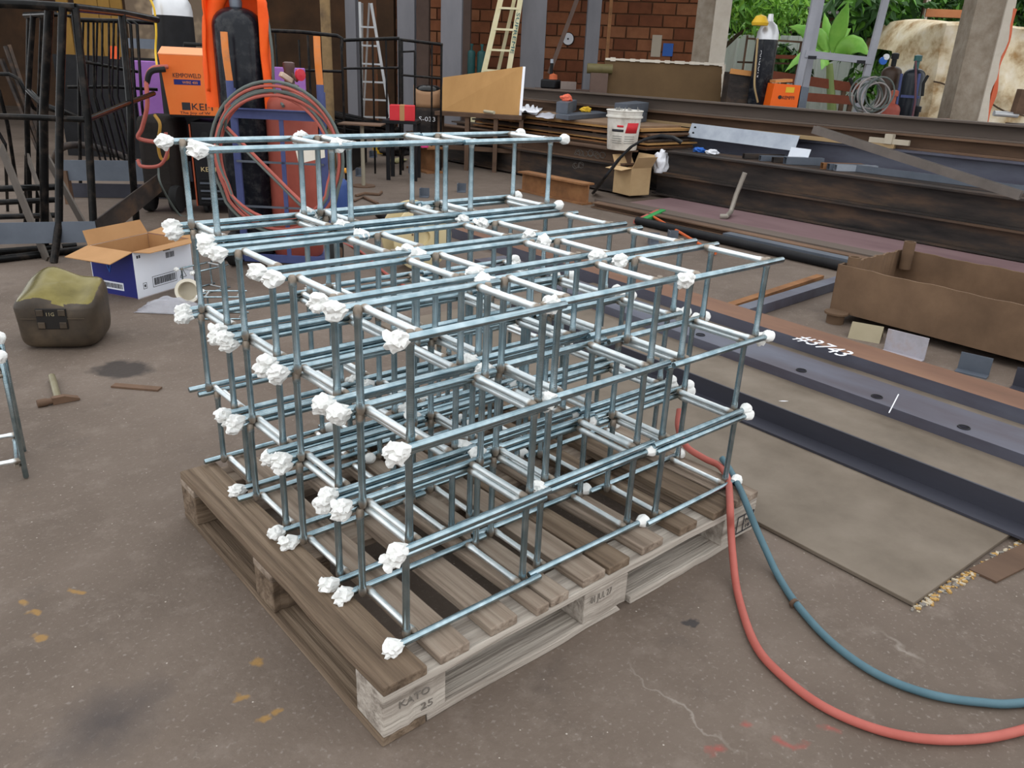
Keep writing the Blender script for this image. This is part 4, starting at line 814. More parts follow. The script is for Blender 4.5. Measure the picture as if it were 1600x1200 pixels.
for k in range(7): m = MB(); z = .09+.03*k; m.bar(o+ux*.03-uyv*.006+Z*z, o+ux*.27-uyv*.006+Z*z, .012, .014); m.build('vent_slat', GREYS if k % 2 else BLKM, WM, smooth=False)
text('KEMPO I', .05, o+ux*.045-uyv*.012+Z*.33, ux, Z, mat('gold_print', (.60, .48, .25), rough=.5), WM, 'brand_lettering', .2)
m = MB(); m.lathe([(0, 0), (.03, 0), (.026, .03), (0, .03)], o+ux*.1-uyv*.0+Z*.6, 16, -uyv); m.build('knob', RUBB, WM)
for s in (.05, .25): m = MB(); m.lathe([(0, -.015), (.055, -.015), (.055, .015), (0, .015)], o+ux*s+uyv*.06+Z*.055, 18, ux); m.build('wheel', RUBB, WM)
o2 = AZ(265, 6.30, .73, 170); WF = thing('wire_feeder', 'orange welding wire feeder with carry handle on the power source', 'welding machine', o2+ux*.17+uyv*.2)
m = MB(); m.hexa([p_ for p_ in quadbox(o2, .37, .45, 0, .44, -.035)]); m.build('housing', BLKM, WF, smooth=False, bevel=.008)
m = MB(); f0 = -uyv*.006; m.hexa([o2+f0+Z*.02+ux*.005, o2+f0+Z*.02+ux*.365, o2+Z*.02+ux*.365, o2+Z*.02+ux*.005, o2+f0+Z*.44-ux*.03, o2+f0+Z*.44+ux*.365, o2+Z*.44+ux*.365, o2+Z*.44-ux*.03]); m.build('front_panel', ORNG, WF, smooth=False)
m = MB(); m.hexa([o2-ux*.034-uyv*.004+Z*.441, o2+ux*.37-uyv*.004+Z*.441, o2+ux*.37+uyv*.12+Z*.49, o2-ux*.03+uyv*.12+Z*.49, o2-ux*.034-uyv*.004+Z*.447, o2+ux*.37-uyv*.004+Z*.447, o2+ux*.37+uyv*.12+Z*.496, o2-ux*.03+uyv*.12+Z*.496]); m.build('hood', mat('pale_orange_paint', (.80, .30, .12), rough=.45), WF, smooth=False)
hp = [o2+ux*.10+uyv*.2+Z*.44, o2+ux*.12+uyv*.2+Z*.52, o2+ux*.30+uyv*.2+Z*.52, o2+ux*.32+uyv*.2+Z*.44]; m = MB(); m.tube(hp, .014, 8); m.build('handle', RUBB, WF)
to = o2-uyv*.0075
text('KEMPOWELD', .045, to+ux*.055+Z*.285, ux, Z, INK, WF, 'brand_lettering', .2); m = MB(); m.hexa([to+ux*.06+Z*.235, to+ux*.25+Z*.235, to+ux*.25+Z*.235+uyv*.001, to+ux*.06+Z*.235+uyv*.001, to+ux*.06+Z*.272, to+ux*.25+Z*.272, to+ux*.25+Z*.272+uyv*.001, to+ux*.06+Z*.272+uyv*.001]); m.build('name_strip', NAVYP, WF, smooth=False)
text('WIRE 400', .026, to+ux*.12+Z*.243-uyv*.001, ux, Z, mat('orange_print', (.7, .25, .08), rough=.5), WF, 'model_lettering', .11)
m = MB(); m.hexa([to+ux*.10+Z*.055, to+ux*.16+Z*.055, to+ux*.16+Z*.055+uyv*.001, to+ux*.10+Z*.055+uyv*.001, to+ux*.10+Z*.11, to+ux*.16+Z*.11, to+ux*.16+Z*.11+uyv*.001, to+ux*.10+Z*.11+uyv*.001]); m.build('badge', INK, WF, smooth=False)
text('KEM', .07, to+ux*.165+Z*.058, ux, Z, INK, WF, 'brand_lettering', .15); text('The Joy of W', .026, to+ux*.08+Z*.028, ux, Z, INK, WF, 'slogan_lettering', .22)
# silver-shouldered cylinder
p = B0(273, 50, 7.1); sc_ = thing('gas_cylinder', 'black gas cylinder with silver painted shoulder behind the feeder', 'gas cylinder', p); m = MB(); m.lathe([(0, 0), (.15, 0), (.155, .02), (.155, 1.46)], p, 28); m.build('bottle', BLKM, sc_)
m = MB(); m.lathe([(.1552, 1.46), (.154, 1.5), (.145, 1.55), (.12, 1.6), (.085, 1.635), (.045, 1.65), (.04, 1.7), (.03, 1.7)], p, 28); m.build('shoulder', SILV, sc_)
# purple screen
a, b = B0(212, 140, 7.7), B0(476, 130, 7.7); m = MB(); m.hexa([a, b, b+F2*.05, a+F2*.05]+[q+Z*1.10 for q in (a, b, b+F2*.05, a+F2*.05)]); tag(m.build('purple_panel', PLAP, smooth=False, bevel=.01), 'purple plastic panel standing behind the gas trolley', 'panel')
# dark cable cart beside the power source
p = B0(260, 250, 6.5); ct = thing('cable_cart', 'dark wheeled cart of tangled cables beside the welding machines', 'cart', p)
m = MB(); m.box(p+Z*.42, (.28, .36, .62), math.atan2(R2.y, R2.x)); m.build('body', mat('dark_canvas', (.010, .008, .007), (.025, .02, .017), rough=.9, scale=7, bump=.6), ct, bevel=.05)
for s in (-.1, .12): m = MB(); m.lathe([(0, -.03), (.10, -.03), (.11, 0), (.10, .03), (0, .03)], p+R2*s-F2*.16+Z*.11, 22, R2); m.build('wheel', RUBB, ct)
def cable(pts, r, mt, label): m = MB(); m.tube(catmull(pts, 8), r, 8); tag(m.build('welding_cable', mt), label, 'cable')
cable([A(262, 104, 6.28), A(238, 107, 6.2), A(229, 125, 6.15), A(230, 165, 6.1), A(222, 200, 6.1), A(217, 216, 6.1), A(250, 222, 6.12), A(262, 215, 6.15)], .016, HRED, 'red-brown welding cable looping from the orange feeder')
cable([A(242, 180, 6.1), A(250, 195, 6.05), A(247, 225, 6.05), A(252, 248, 6.05), A(262, 245, 6.05), A(258, 215, 6.08)], .012, mat('ochre_cable', (.35, .19, .03), rough=.5), 'ochre cable loop hanging on the dark cable cart')
cable([A(259, 207, 6.0), A(262, 235, 6.0), A(250, 258, 6.0), A(222, 260, 6.0), A(215, 250, 6.02)], .013, HRED, 'red-brown cable loop below the ochre cable')
cable([A(258, 108, 6.2), A(236, 112, 6.15), A(229, 130, 6.15)], .02, RUBB, 'black thick cable entering the orange feeder side')
cable([A(233, -5, 6.9), A(241, 15, 6.9), A(244, 50, 6.9), A(243, 80, 6.9), A(246, 110, 6.8)], .009, YEL, 'thin yellow cable hanging down behind the orange feeder')
cable([A(247, 260, 6.05), A(252, 290, 6.0), G(280, 335, .012), G(300, 338, .012)], .008, HGRY, 'thin grey cable trailing from the cart to the floor')
# ------------------------------------------------------------------ black pipe guardrails at the left
def rail(label, root, parts, cat='guardrail', mt=None):
    """parts: (name, radius, [points])"""
    t = thing('pipe_guardrail', label, cat, root)
    for nm, r, pts in parts:
        m = MB()
        if nm in ('kick_plate', 'foot_plate'): m.bar(pts[0], pts[1], r, pts[2], Z)
        else: m.tube(pts, r, 10)
        m.build(nm, (BLKP if nm != 'kick_plate' else GREYS if pts[2] < .13 else DARK) if not mt else mt, t, smooth=nm not in ('kick_plate', 'foot_plate'))
    return t
# L-shaped guardrail nearest: corner post, posts to the left, short return going back
c0, c1 = G(142, 408), G(214, 356); ca = A(-60, 415, 4.55); ca.z = 0; pb = G(84, 411)
ctop, cmid = A(117, 12, 4.78), A(137, 187, 4.72)
rail('black pipe guardrail with an L corner and blue-grey kick plate', c0, [
    ('post', .022, [c0, A(146, 350, 4.74), cmid, ctop]), ('post', .024, [c1, A(206, 255, 5.62), A(203, 160, 5.66), A(190, 20, 5.72)]), ('post', .022, [pb, A(92, 350, 4.68), A(93, 180, 4.68), A(98, 12, 4.74)]),
    ('top_rail', .024, [A(-60, 4, 4.62), A(40, 7, 4.7), ctop]), ('top_rail', .023, [ctop, A(190, 20, 5.72), A(245, 31, 6.2)]),
    ('mid_rail', .017, [A(-60, 180, 4.6), A(40, 183, 4.66), cmid]), ('mid_rail', .017, [cmid, A(203, 160, 5.66), A(240, 146, 6.15)]),
    ('kick_plate', .010, [A(-60, 366, 4.55), A(151, 362, 4.72), .125]), ('kick_plate', .010, [A(152, 362, 4.73), A(250, 285, 6.2), .14])])
pp = [(A(77, 14, 4.9), A(68, 180, 4.9), G(70, 392)), (A(52, 22, 5.2), A(47, 95, 5.2), A(42, 190, 5.2), G(48, 360)), (A(45, 24, 5.3), A(44, 120, 5.3), G(40, 355)), (A(66, 26, 5.25), A(62, 140, 5.25), G(58, 358))]
rail('black pipe guardrail with close thick posts behind the L-corner rail', G(58, 375), [('post', .025, list(pp[0])), ('post', .016, list(pp[1])), ('post', .014, list(pp[2])), ('post', .014, list(pp[3])), ('top_rail', .018, [A(40, 24, 5.3), A(80, 22, 5.0), A(120, 26, 5.2)]), ('mid_rail', .02, [A(45, 142, 5.2), A(68, 165, 5.0), A(100, 176, 5.0), A(120, 185, 5.1)])])
rail('black pipe guardrail with a bent-down hooped end near the left wall', G(25, 345), [('hoop', .013, [A(-40, 116, 5.4), A(15, 116, 5.4), A(30, 124, 5.4), A(40, 145, 5.4), A(52, 168, 5.45), A(62, 175, 5.5)]), ('post', .012, [A(-2, 140, 5.4), A(12, 195, 5.4), G(34, 340)]), ('post', .011, [A(-6, 200, 5.5), A(8, 225, 5.5), G(12, 330)])])
# steel strip stringers leaning in front of the rails
for (a, b, w, lb) in ((A(2, 232, 4.95), A(48, 345, 4.75), .10, 'broad grey steel stringer plate slanting down beside the guardrail posts'), (A(40, 235, 5.3), A(78, 342, 5.0), .07, 'narrow slanting steel stringer plate behind the guardrail posts'), (A(70, 240, 5.35), A(125, 340, 5.1), .07, 'slanting steel stringer plate leaning towards the L corner')):
    bb_ = V((b.x, b.y, .0)); d_ = (b-a); e = a+d_*((a.z-.0)/(a.z-b.z)) if a.z > b.z else b
    m = MB(); m.bar(a, e, .012, w, Z); tag(m.build('stringer_plate', mat('brown_grey_strip', (.075, .062, .052), (.125, .105, .09), rough=.5, metal=.2, scale=5), smooth=False), lb, 'steel plate')
# lying pipes under the guardrail
for i, (x0, ya, x1, yb, r, w_) in enumerate(((-40, 296, 95, 292, .02, 'uppermost'), (-40, 318, 90, 312, .018, 'second'), (-40, 340, 95, 336, .018, 'third'), (-60, 398, 120, 384, .02, 'fourth'), (-60, 412, 140, 388, .022, 'lowest'))):
    m = MB(); d_ = 5.0 if i < 3 else 4.75
    if i < 3: a, b = A(x0, ya, 4.95+.1*i), A(x1, yb, 5.0+.1*i)
    else: a, b = G(x0, ya-0, r), G(x1, yb, r)
    m.tube([a, b], r, 10); tag(m.build('black_pipe', BLKP), 'black pipe lying under the guardrails, %s of the heap' % w_, 'pipe', 'pipes under the guardrails')
m = MB(); a, b = A(98, 266, 6.5), A(300, 268, 6.6); m.bar(a, b, .02, .16, Z); tag(m.build('blue_grey_strip', GREYS, smooth=False), 'wide blue-grey steel strip on edge behind the L-corner rail', 'steel plate')
m = MB(); m.bar(G(110, 297, .06), G(300, 300, .06), .02, .115, Z); tag(m.build('blue_grey_strip', NAVY, smooth=False), 'dark steel strip standing on the floor behind the L-corner rail', 'steel plate')
for q in (A(105, 290, 6.5), A(285, 290, 6.6)):
    m = MB(); m.bar(V((q.x, q.y, 0)), V((q.x, q.y, q.z+.12)), .05, .05, F2); tag(m.build('strip_support', RUST, smooth=False), 'small rusty post under the strip end '+('near the guardrail' if q.x < 1 else 'near the cable cart'), 'support', 'strip supports')
m = MB(); m.tube(catmull([G(80, 258, .03), A(95, 232, 7.2), A(130, 227, 7.2), A(175, 238, 7.2), A(215, 255, 7.2), G(232, 268, .03)], 8), .03, 10); tag(m.build('curved_pipe', DARK), 'dark arched pipe behind the wide blue-grey strip', 'pipe')
# second run of guardrails further back with thin balusters
g0, g1 = AZ(118, 7.0, 0), AZ(245, 7.4, 0)
parts = [('top_rail', .018, [A(120, 31, 7.0), A(190, 33, 7.2), A(246, 36, 7.4)]), ('mid_rail', .014, [A(105, 136, 7.0), A(180, 136, 7.2), A(246, 140, 7.4)]), ('low_rail', .014, [A(125, 95, 7.0), A(190, 108, 7.2), A(215, 112, 7.3)])]
for k, x in enumerate((130, 138, 146, 152, 160, 170, 178, 185)):
    q = A(x, 34, 7.1); parts.append(('baluster', .009, [q, A(x-3+2*(k % 3), 150, 7.1), V((q.x, q.y, .12+.02*(k % 4)))]))
for x in (204, 214): q = A(x, 38, 7.2); parts.append(('post', .012, [A(x-8, 33, 7.2), q, A(x+8, 165, 7.2), V((A(x+8, 165, 7.2).x, A(x+8, 165, 7.2).y, 0))]))
parts.append(('post', .014, [A(122, 31, 7.0), AZ(126, 7.0, 0)])); rail('black guardrail of thin balusters behind the L-corner rail', g0, parts)
# dark rack with orange tin against the left wall
p = AZ(190, 9.5, 0); rk = thing('dark_rack', 'dark steel rack with grey trays behind the thin-baluster guardrail', 'rack', p)
m = MB(); m.box(p+Z*.55+F2*.2, (1.3, .3, 1.1), math.atan2(R2.y, R2.x)); m.build('frame', BLKM, rk, smooth=False); q = A(215, 68, 9.3); m = MB(); m.bar(q-R2*.12, q+R2*.22, .02, .10); m.build('tray', GREYS, rk, smooth=False); q = A(178, 82, 9.3); m = MB(); m.bar(q-R2*.05, q+R2*.05, .03, .13); m.build('orange_tin', mat('orange_tin', (.75, .10, .02), rough=.5), rk, smooth=False)
# scrap bars against the left wall
for i, (a, b) in enumerate(((A(8, 72, 9), A(42, 100, 9)), (A(14, 70, 9), A(48, 98, 9)), (A(2, 92, 9), A(35, 66, 9)))):
    m = MB(); m.bar(a, V((b.x, b.y, 0)), .05, .03); tag(m.build('scrap_bar', DARK, smooth=False), ['lower of two parallel scrap bars leaning by the left wall', 'upper of two parallel scrap bars leaning by the left wall', 'scrap bar crossing two parallel ones by the left wall'][i], 'steel bar', 'scrap bars by the left wall')
# ochre slats and blotched panel on the left wall
for k, x in enumerate((128, 155, 172, 190, 208)):
    a = AZ(x, 12, 0); m = MB(); m.box(a+Z*1.6, (.16, .03, 3.2), math.atan2(R2.y, R2.x)); tag(m.build('ochre_board', SLATY, smooth=False), 'upright ochre board, %s from the blotched brown panel' % ['fifth', 'fourth', 'third', 'second', 'first'][k], 'board', 'ochre boards')
a = AZ(283, 10.5, 0); m = MB(); m.box(a+Z*1.3, (.95, .06, 2.6), math.atan2(R2.y, R2.x)); tag(m.build('blotched_panel', mat('blotched_brown', (.11, .075, .05), (.135, .095, .062), (.34, .25, .16), rough=.7, scale=3, contrast=.22, detail=3), smooth=False), 'blotched brown steel panel behind the silver-shouldered cylinder', 'panel')
# ------------------------------------------------------------------ middle background guardrails
def V0(p): return V((p.x, p.y, 0))
D = 8.6
def post(x, y0, d=D, r=.013): q = A(x, y0, d); return ('post', r, [q, V0(q)])
rail('black guardrail with a rounded corner right behind the orange handle', AZ(480, D, 0), [('top_rail', .018, [A(424, 48, D), A(470, 50, D), A(527, 56, D), A(534, 60, D), A(534, 75, D)]), ('mid_rail', .014, [A(424, 108, D), A(534, 112, D)]), post(534, 75), post(430, 52, D, .01), post(481, 55, D, .012), post(467, 62, D, .009), post(492, 62, D, .009)])
rail('black guardrail of four posts in front of the aluminium step ladder', AZ(585, 9.2, 0), [('top_rail', .018, [A(537, 63, 9.2), A(560, 62, 9.2), A(624, 60, 9.2)]), ('mid_rail', .013, [A(537, 107, 9.2), A(624, 106, 9.2)]), post(563, 62, 9.2, .011), post(582, 61, 9.2, .011), post(603, 61, 9.2, .011), post(624, 60, 9.2, .015)])
rail('black guardrail section beside the standing pipe drum', AZ(655, 9.6, 0), [('top_rail', .017, [A(626, 62, 9.6), A(660, 66, 9.6), A(692, 70, 9.6)]), ('mid_rail', .013, [A(626, 117, 9.6), A(690, 123, 9.6)]), ('low_rail', .011, [A(626, 81, 9.6), A(648, 80, 9.6)]), post(648, 80, 9.6, .011), post(675, 69, 9.6, .011), post(690, 70, 9.6, .013), post(628, 62, 9.6, .013)])
# heap of black pipes
rnd = random.Random(4)
for i in range(14):
    lay = i//5; a = AZ(452+rnd.uniform(-8, 12), 9.6-.14*(i % 5), .58+.06*lay-.012*(i % 5), 150); b = AZ(615+rnd.uniform(-16, 16), 10.3-.10*(i % 5), .34+.05*lay+rnd.uniform(-.02, .02), 150); m = MB(); m.tube([a, b], .026, 8)
    tag(m.build('black_pipe', BLKP), 'long black pipe in the sloping heap behind the rounded guardrail', 'pipe', 'heaped pipes behind the guardrail')
for x in (470, 555):
    p = AZ(x, 9.8, 0); m = MB(); h = .50 if x < 500 else .36; m.box(p+Z*h/2, (.12, .9, h), math.atan2(R2.y, R2.x)); tag(m.build('pipe_trestle', BLKM, smooth=False), ['dark trestle under the high end of the heaped pipes', 'dark trestle under the low end of the heaped pipes'][x > 500], 'trestle')
# small table, red box, pipe drum with leather mask
p = AZ(568, 8.2, 0); tb = thing('small_stand', 'small steel stand with a flat top in front of heaped pipes', 'stand', p); m = MB(); m.box(p+Z*.605, (.42, .3, .012), math.atan2(R2.y, R2.x)); m.build('top', RUST, tb, smooth=False); m = MB(); m.tube([p, p+Z*.6], .02, 10); m.build('column', mat('pale_post', (.30, .27, .20), rough=.6), tb); m = MB(); m.lathe([(0, 0), (.12, 0), (.12, .012), (0, .012)], p, 16); m.build('base', RUST, tb)
p = AZ(629, 8.9, 0); bn = thing('low_bench', 'dark low steel bench carrying the red box', 'bench', p); m = MB(); m.box(p+Z*.60, (.36, .4, .03), math.atan2(R2.y, R2.x)); m.build('top', BLKM, bn, smooth=False)
for sx in (-.13, .16):
    for sy in (-.15, .15): m = MB(); q = p+R2*sx+F2*sy; m.bar(q, q+Z*.585, .04, .04, F2); m.build('leg', BLKM, bn, smooth=False)
q = AZ(629, 8.85, .616); m = MB(); m.box(q+Z*.075, (.26, .2, .15), math.atan2(R2.y, R2.x)+.1); rb = tag(m.build('red_box', RED, smooth=False, bevel=.004), 'red cardboard box taped shut on the low dark bench', 'box'); m = MB(); m.box(q+Z*.0755, (.05, .203, .153), math.atan2(R2.y, R2.x)+.1); m.build('parcel_tape', CARD, rb, smooth=False)
p = B0(671, 175, 10.3); dr = thing('pipe_drum', 'dark standing pipe drum with chalk writing and leather mask', 'drum', p); m = MB(); m.lathe([(0, 0), (.185, 0), (.185, .68), (.17, .68), (.17, .66), (0, .66)], p, 26); m.build('shell', DARK, dr); text('S-033', .075, p-F2*.188-R2*.11+Z*.53, R2, Z, PAPER, dr, 'chalk_writing', .2)
p2 = p+Z*.68-R2*.01; lm = thing('leather_mask', 'tan leather and black visor mask resting on the pipe drum', 'mask', p2)
m = MB(); m.grid(lambda u, v: p2+V0(R2*(.18*math.cos(math.pi*(1+u))))-F2*(.16*math.sin(math.pi*u))+Z*(.005+.25*v-.07*v*math.sin(math.pi*u)), 18, 5); m.build('leather_guard', LEATH, lm, solid=.008); m = MB(); m.grid(lambda u, v: p2+Z*(.19+.07*math.sin(v*math.pi/2))+R2*(.17*math.cos(math.pi*(1+u))*math.cos(v*1.4))-F2*(.15*math.sin(math.pi*u)*math.cos(v*1.4)-.0), 18, 8); m.build('visor', mat('black_gloss', (.01, .01, .01), rough=.15), lm, solid=.004)
# short I-beam piece with pink tape, yellow basin, glove, cleats
a, b = G(648, 262), G(690, 274); a.z = b.z = 0; m = MB(); uu = (b-a).normalized(); m.sec(isec(.29, .22, .012, .02), a, a+uu*.55); tag(m.build('beam_piece', RUSTO, smooth=False), 'short rusty I-beam piece standing on the floor with pink tape', 'steel beam')
q = G(662, 230, .292); m = MB(); m.lathe([(.03, 0), (.055, 0), (.055, .04), (.03, .04), (.03, 0)], q, 18); tag(m.build('pink_tape_roll', PINK), 'pink tape roll lying on the short rusty beam piece', 'tape roll')
p = G(597, 241)+F2*.15; m = MB(); m.lathe([(0, 0), (.13, 0), (.19, .14), (.20, .145), (.185, .14), (.125, .012), (0, .012)], p, 28); tag(m.build('yellow_basin', YEL), 'yellow plastic basin on the floor behind the cages', 'basin')
crumple('dark_cloth', [G(598, 244), G(640, 240)], .16, [mat('dark_grey_cloth', (.035, .03, .03), rough=.9)], 'dark crumpled cloth on the floor beside the yellow basin', 'cloth', 14, .8)
crumple('pale_glove', [G(610, 256), G(632, 252)], .06, [mat('khaki_glove', (.42, .38, .20), rough=.8)], 'khaki work glove on the floor in front of dark cloth', 'glove', 15, .6)
for i, (x, y, w_) in enumerate(((563, 246, 'farther from the yellow basin'), (583, 246, 'nearest the yellow basin'), (563, 275, 'between basin and torch bottle'), (645, 270, 'beside the short beam piece'), (663, 308, 'right behind the cable reel'), (721, 300, 'between cable reel and rusty beams'), (1022, 382, 'below the green broom head'), (1052, 378, 'below the orange broom handle'))):
    g_ = G(x, y); m = MB(); s = .085; m.sec([(-s/2, 0), (s/2, 0), (s/2, .008), (-s/2+.008, .008), (-s/2+.008, s), (-s/2, s)], g_-F2*.05, g_+F2*.05); m.bar(g_-R2*s/2+F2*.051, g_+R2*s/2+F2*.051, .004, .16); tag(m.build('steel_cleat', GREYS, smooth=False), 'small grey steel cleat on the floor '+w_, 'cleat', 'steel cleats on the floor')
# tools on the floor: rusty clamps and grinder
for i, (pts, lb) in enumerate((([G(556, 306, .012), G(570, 302, .02), G(592, 304, .012), G(596, 300, .012)], 'rusty bent clamp bar on the floor beside torch bottle'), ([G(552, 314, .012), G(568, 308, .015), G(590, 318, .012)], 'rusty clamp jaw on the floor beside torch bottle'))):
    m = MB(); m.tube(pts, .014, 7); tag(m.build('rusty_clamp', RUST), lb, 'clamp')
gd = thing('angle_grinder', 'black angle grinder with orange switch lying by the cable reel', 'grinder', G(612, 350)); m = MB(); m.tube([G(590, 334, .03), G(600, 336, .035), G(630, 350, .035)], [.028, .035, .03], 12); m.build('body', RUBB, gd); m = MB(); m.tube([G(604, 345, .03), G(608, 348, .02)], .016, 8); m.build('switch', mat('orange_switch', (.75, .25, .08), rough=.5), gd)
# cable reel
p = G(648, 424); ax = (R2*.62-F2*.78).normalized(); rc = p+Z*.205+F2*.1; re_ = thing('cable_reel', 'pale wooden cable reel standing on edge behind the cages', 'cable reel', V0(rc))
for s in (-1, 1):
    m = MB(); m.lathe([(.045, 0), (.2, 0), (.205, .004), (.205, .016), (.2, .02), (.045, .02), (.045, 0)], rc+ax*(.075*s-.01), 40, ax); f_ = m.build('flange', REELM, re_)
    for k in range(5):
        a = k*1.256+.3; e = ax.cross(Z).normalized(); h = rc+ax*(.075*s+(.011 if s > 0 else -.011))+e*(.085*math.cos(a))+Z*(.085*math.sin(a)); m = MB(); m.lathe([(0, 0), (.007, 0), (.005, .004), (0, .004)], h, 8, ax*s); m.build('bolt', RUST, f_)
m = MB(); m.lathe([(.09, -.07), (.09, .07)], rc, 28, ax); m.build('drum', REELM, re_)
e = ax.cross(Z).normalized(); text('4.2G', .09, rc+ax*.086-e*-.02+Z*.09, -e if (-e).dot(R2) > 0 else e, Z, INK, re_, 'marker_writing', .15)

# ------------------------------------------------------------------ rear workshop: columns, ladders, boards, bottles
def column(x, d, w, mt, label, h=4.55, dp=.25):
    p = B0(x, 60, d); m = MB(); m.sec(isec(dp, w, .012, .016) if False else [(-w/2, -dp/2), (w/2, -dp/2), (w/2, -dp/2+.02), (.01, -dp/2+.02), (.01, dp/2-.02), (w/2, dp/2-.02), (w/2, dp/2), (-w/2, dp/2), (-w/2, dp/2-.02), (-.01, dp/2-.02), (-.01, -dp/2+.02), (-w/2, -dp/2+.02)], p, p+Z*h, F2); return tag(m.build('steel_column', mt, smooth=False), label, 'column')
column(551, 13.5, .16, COLM, 'slim grey steel column behind the step ladder')
column(636, 13.2, .26, COLM, 'grey steel column beside the white disc on the wall')
column(662, 14.6, .2, COLB, 'brown-primed steel column near the brick wall and white disc')
column(706, 12.6, .30, COLM, 'broad grey steel column beside the two teal bottles')
column(727, 14.6, .18, COLB, 'dark column behind the teal bottles')
column(833, 13.0, .36, COLM, 'broad grey steel column beside the yellow ladder')
column(925, 13.2, .2, COLM, 'grey steel column with rust flange beside the round dial')
column(604, 15.3, .3, WALLB, 'dark brown pier between step ladder and white disc')
m = MB(); p = AZ(936, 13.1, 0); m.bar(p, p+Z*4.5, .05, .04, F2); tag(m.build('rusty_pipe', RUSTO, smooth=False), 'rusty upright strip beside the grey column by the dial', 'pipe')
m = MB(); m.bar(A(905, -10, 12.8), A(858, 115, 12.8), .05, .06); tag(m.build('brace_bar', COLB, smooth=False), 'slanting brown brace bar in front of the brick wall', 'brace')
m = MB(); m.tube([A(507, -10, 9.4), A(510, 60, 9.4), V0(A(512, 100, 9.4))], .055, 14); tag(m.build('mottled_post', mat('mottled_tan', (.16, .10, .045), (.26, .17, .08), (.05, .035, .025), rough=.8, scale=5, contrast=.3)), 'mottled tan post rising behind the orange trolley handle', 'post')
# wall pieces: dial, white disc, papers
def onwall(px, py): # back wall plane
    d = ray(px, py); t = ((wa-CP).dot(wnrm))/d.dot(wnrm); return CP+d*t
for (px, py, r, lb) in ((889, 61, .085, 'oval white dial hanging on the brick wall'), (666, 79, .09, 'white disc hanging on the wall beside the guardrail')):
    c0 = onwall(px, py)+wnrm*.06; w_ = thing('wall_dial', lb, 'dial', c0); m = MB(); m.lathe([(0, 0), (r*1.25, 0), (r*1.25, .015), (0, .015)], c0, 24, wnrm); m.build('rim', BLKM, w_); m = MB(); m.lathe([(0, .016), (r*1.12, .016), (r*1.12, .02), (0, .02)], c0, 24, wnrm); m.build('face', PAPER, w_); m = MB(); m.lathe([(0, .02), (r*.18, .02), (r*.18, .03), (0, .03)], c0, 10, wnrm); m.build('hub', INK, w_)
for (px, py, w, h, mt, lb) in ((1026, 72, .16, .34, mat('cream_notice', (.55, .48, .38), rough=.8), 'cream paper notice pinned on the brick wall'), (1044, 78, .17, .2, SKYB, 'small blue notice on the brick wall by the column')):
    c0 = onwall(px, py)+wnrm*.055; m = MB(); q = wd*w/2; m.hexa([c0-q-Z*h/2, c0+q-Z*h/2, c0+q-Z*h/2+wnrm*.01, c0-q-Z*h/2+wnrm*.01, c0-q+Z*h/2, c0+q+Z*h/2, c0+q+Z*h/2+wnrm*.01, c0-q+Z*h/2+wnrm*.01]); tag(m.build('wall_notice', mt, smooth=False), lb, 'notice')
# yellow step ladder
def ladder(label, d, la, lb_, ra, rb, rungs, mt, back, name, w=.05):
    bl_, br_ = V0(A(*lb_, d)), V0(A(*rb, d)); t = thing(name, label, 'ladder', (bl_+br_)/2)
    A0, B0, A1, B1 = A(*la, d), A(*lb_, d), A(*ra, d), A(*rb, d)
    def ext(a, b): k = a.z/(a.z-b.z); return a+(b-a)*k
    E0, E1 = ext(A0, B0), ext(A1, B1); m = MB(); m.bar(A0, E0, w, w*.5, F2); m.build('stile', mt, t, smooth=False); m = MB(); m.bar(A1, E1, w, w*.5, F2); m.build('stile', mt, t, smooth=False)
    n = int((A0.z-.15)/.28)
    for k in range(1, n+1):
        z = .28*k; p0 = E0+(A0-E0)*(z/A0.z); p1 = E1+(A1-E1)*(z/A1.z); m = MB(); m.bar(p0, p1, .06, .028); m.build('rung', mt, t, smooth=False)
    for (s, e) in back:
        q0, q1 = A(*s, d+.05), A(*e, d+.35); q1 = q0+(q1-q0)*(q0.z/(q0.z-q1.z)); m = MB(); m.bar(q0, q1, w*.7, w*.4, F2); m.build('rear_leg', mt, t, smooth=False)
    return t, E0, A0, E1, A1
lt, E0, A0, E1, A1 = ladder('yellowed step ladder with dark lettering on its stile', 12.6, (788, -25), (757, 108), (817, -25), (796, 105), 5, LADY, [((808, -20), (782, 95))], 'step_ladder', .075)
text('SUPREME', .07, E1+(A1-E1)*.84-F2*.03-R2*.02, -(A1-E1), R2, mat('teal_print', (.02, .13, .15), rough=.6), lt, 'stile_lettering', .55)
ladder('slim aluminium step ladder behind the black guardrails', 14.2, (562, 3), (564, 100), (580, 5), (596, 100), 6, ALU, [((566, 5), (566, 90)), ((577, 5), (572, 104))], 'step_ladder', .045)
# bench with teal bottles
p = AZ(742, 13.7, 0); bn = thing('wall_bench', 'steel bench against the wall carrying two teal bottles', 'bench', p); m = MB(); m.box(p+Z*.99, (1.0, .5, .04), math.atan2(R2.y, R2.x)); m.build('top', GREYS, bn, smooth=False)
for sx in (-.46, .46): m = MB(); m.bar(p+R2*sx, p+R2*sx+Z*.97, .05, .4, F2); m.build('leg', BLKM, bn, smooth=False)
for (x, r, h, lb) in ((736, .062, .48, 'slimmer teal gas bottle on the steel wall bench'), (752, .075, .48, 'broader teal gas bottle on the bench beside the yellow ladder')):
    q = AZ(x, 13.65, 1.011); t = thing('teal_bottle', lb, 'gas bottle', q); cyl(q, r, h-.09, TEAL, 'c').build('bottle', TEAL, t); m = MB(); m.lathe([(.018, h-.1), (.018, h-.03), (.028, h-.03), (.028, h)], q, 12); m.build('valve', TEAL, t)
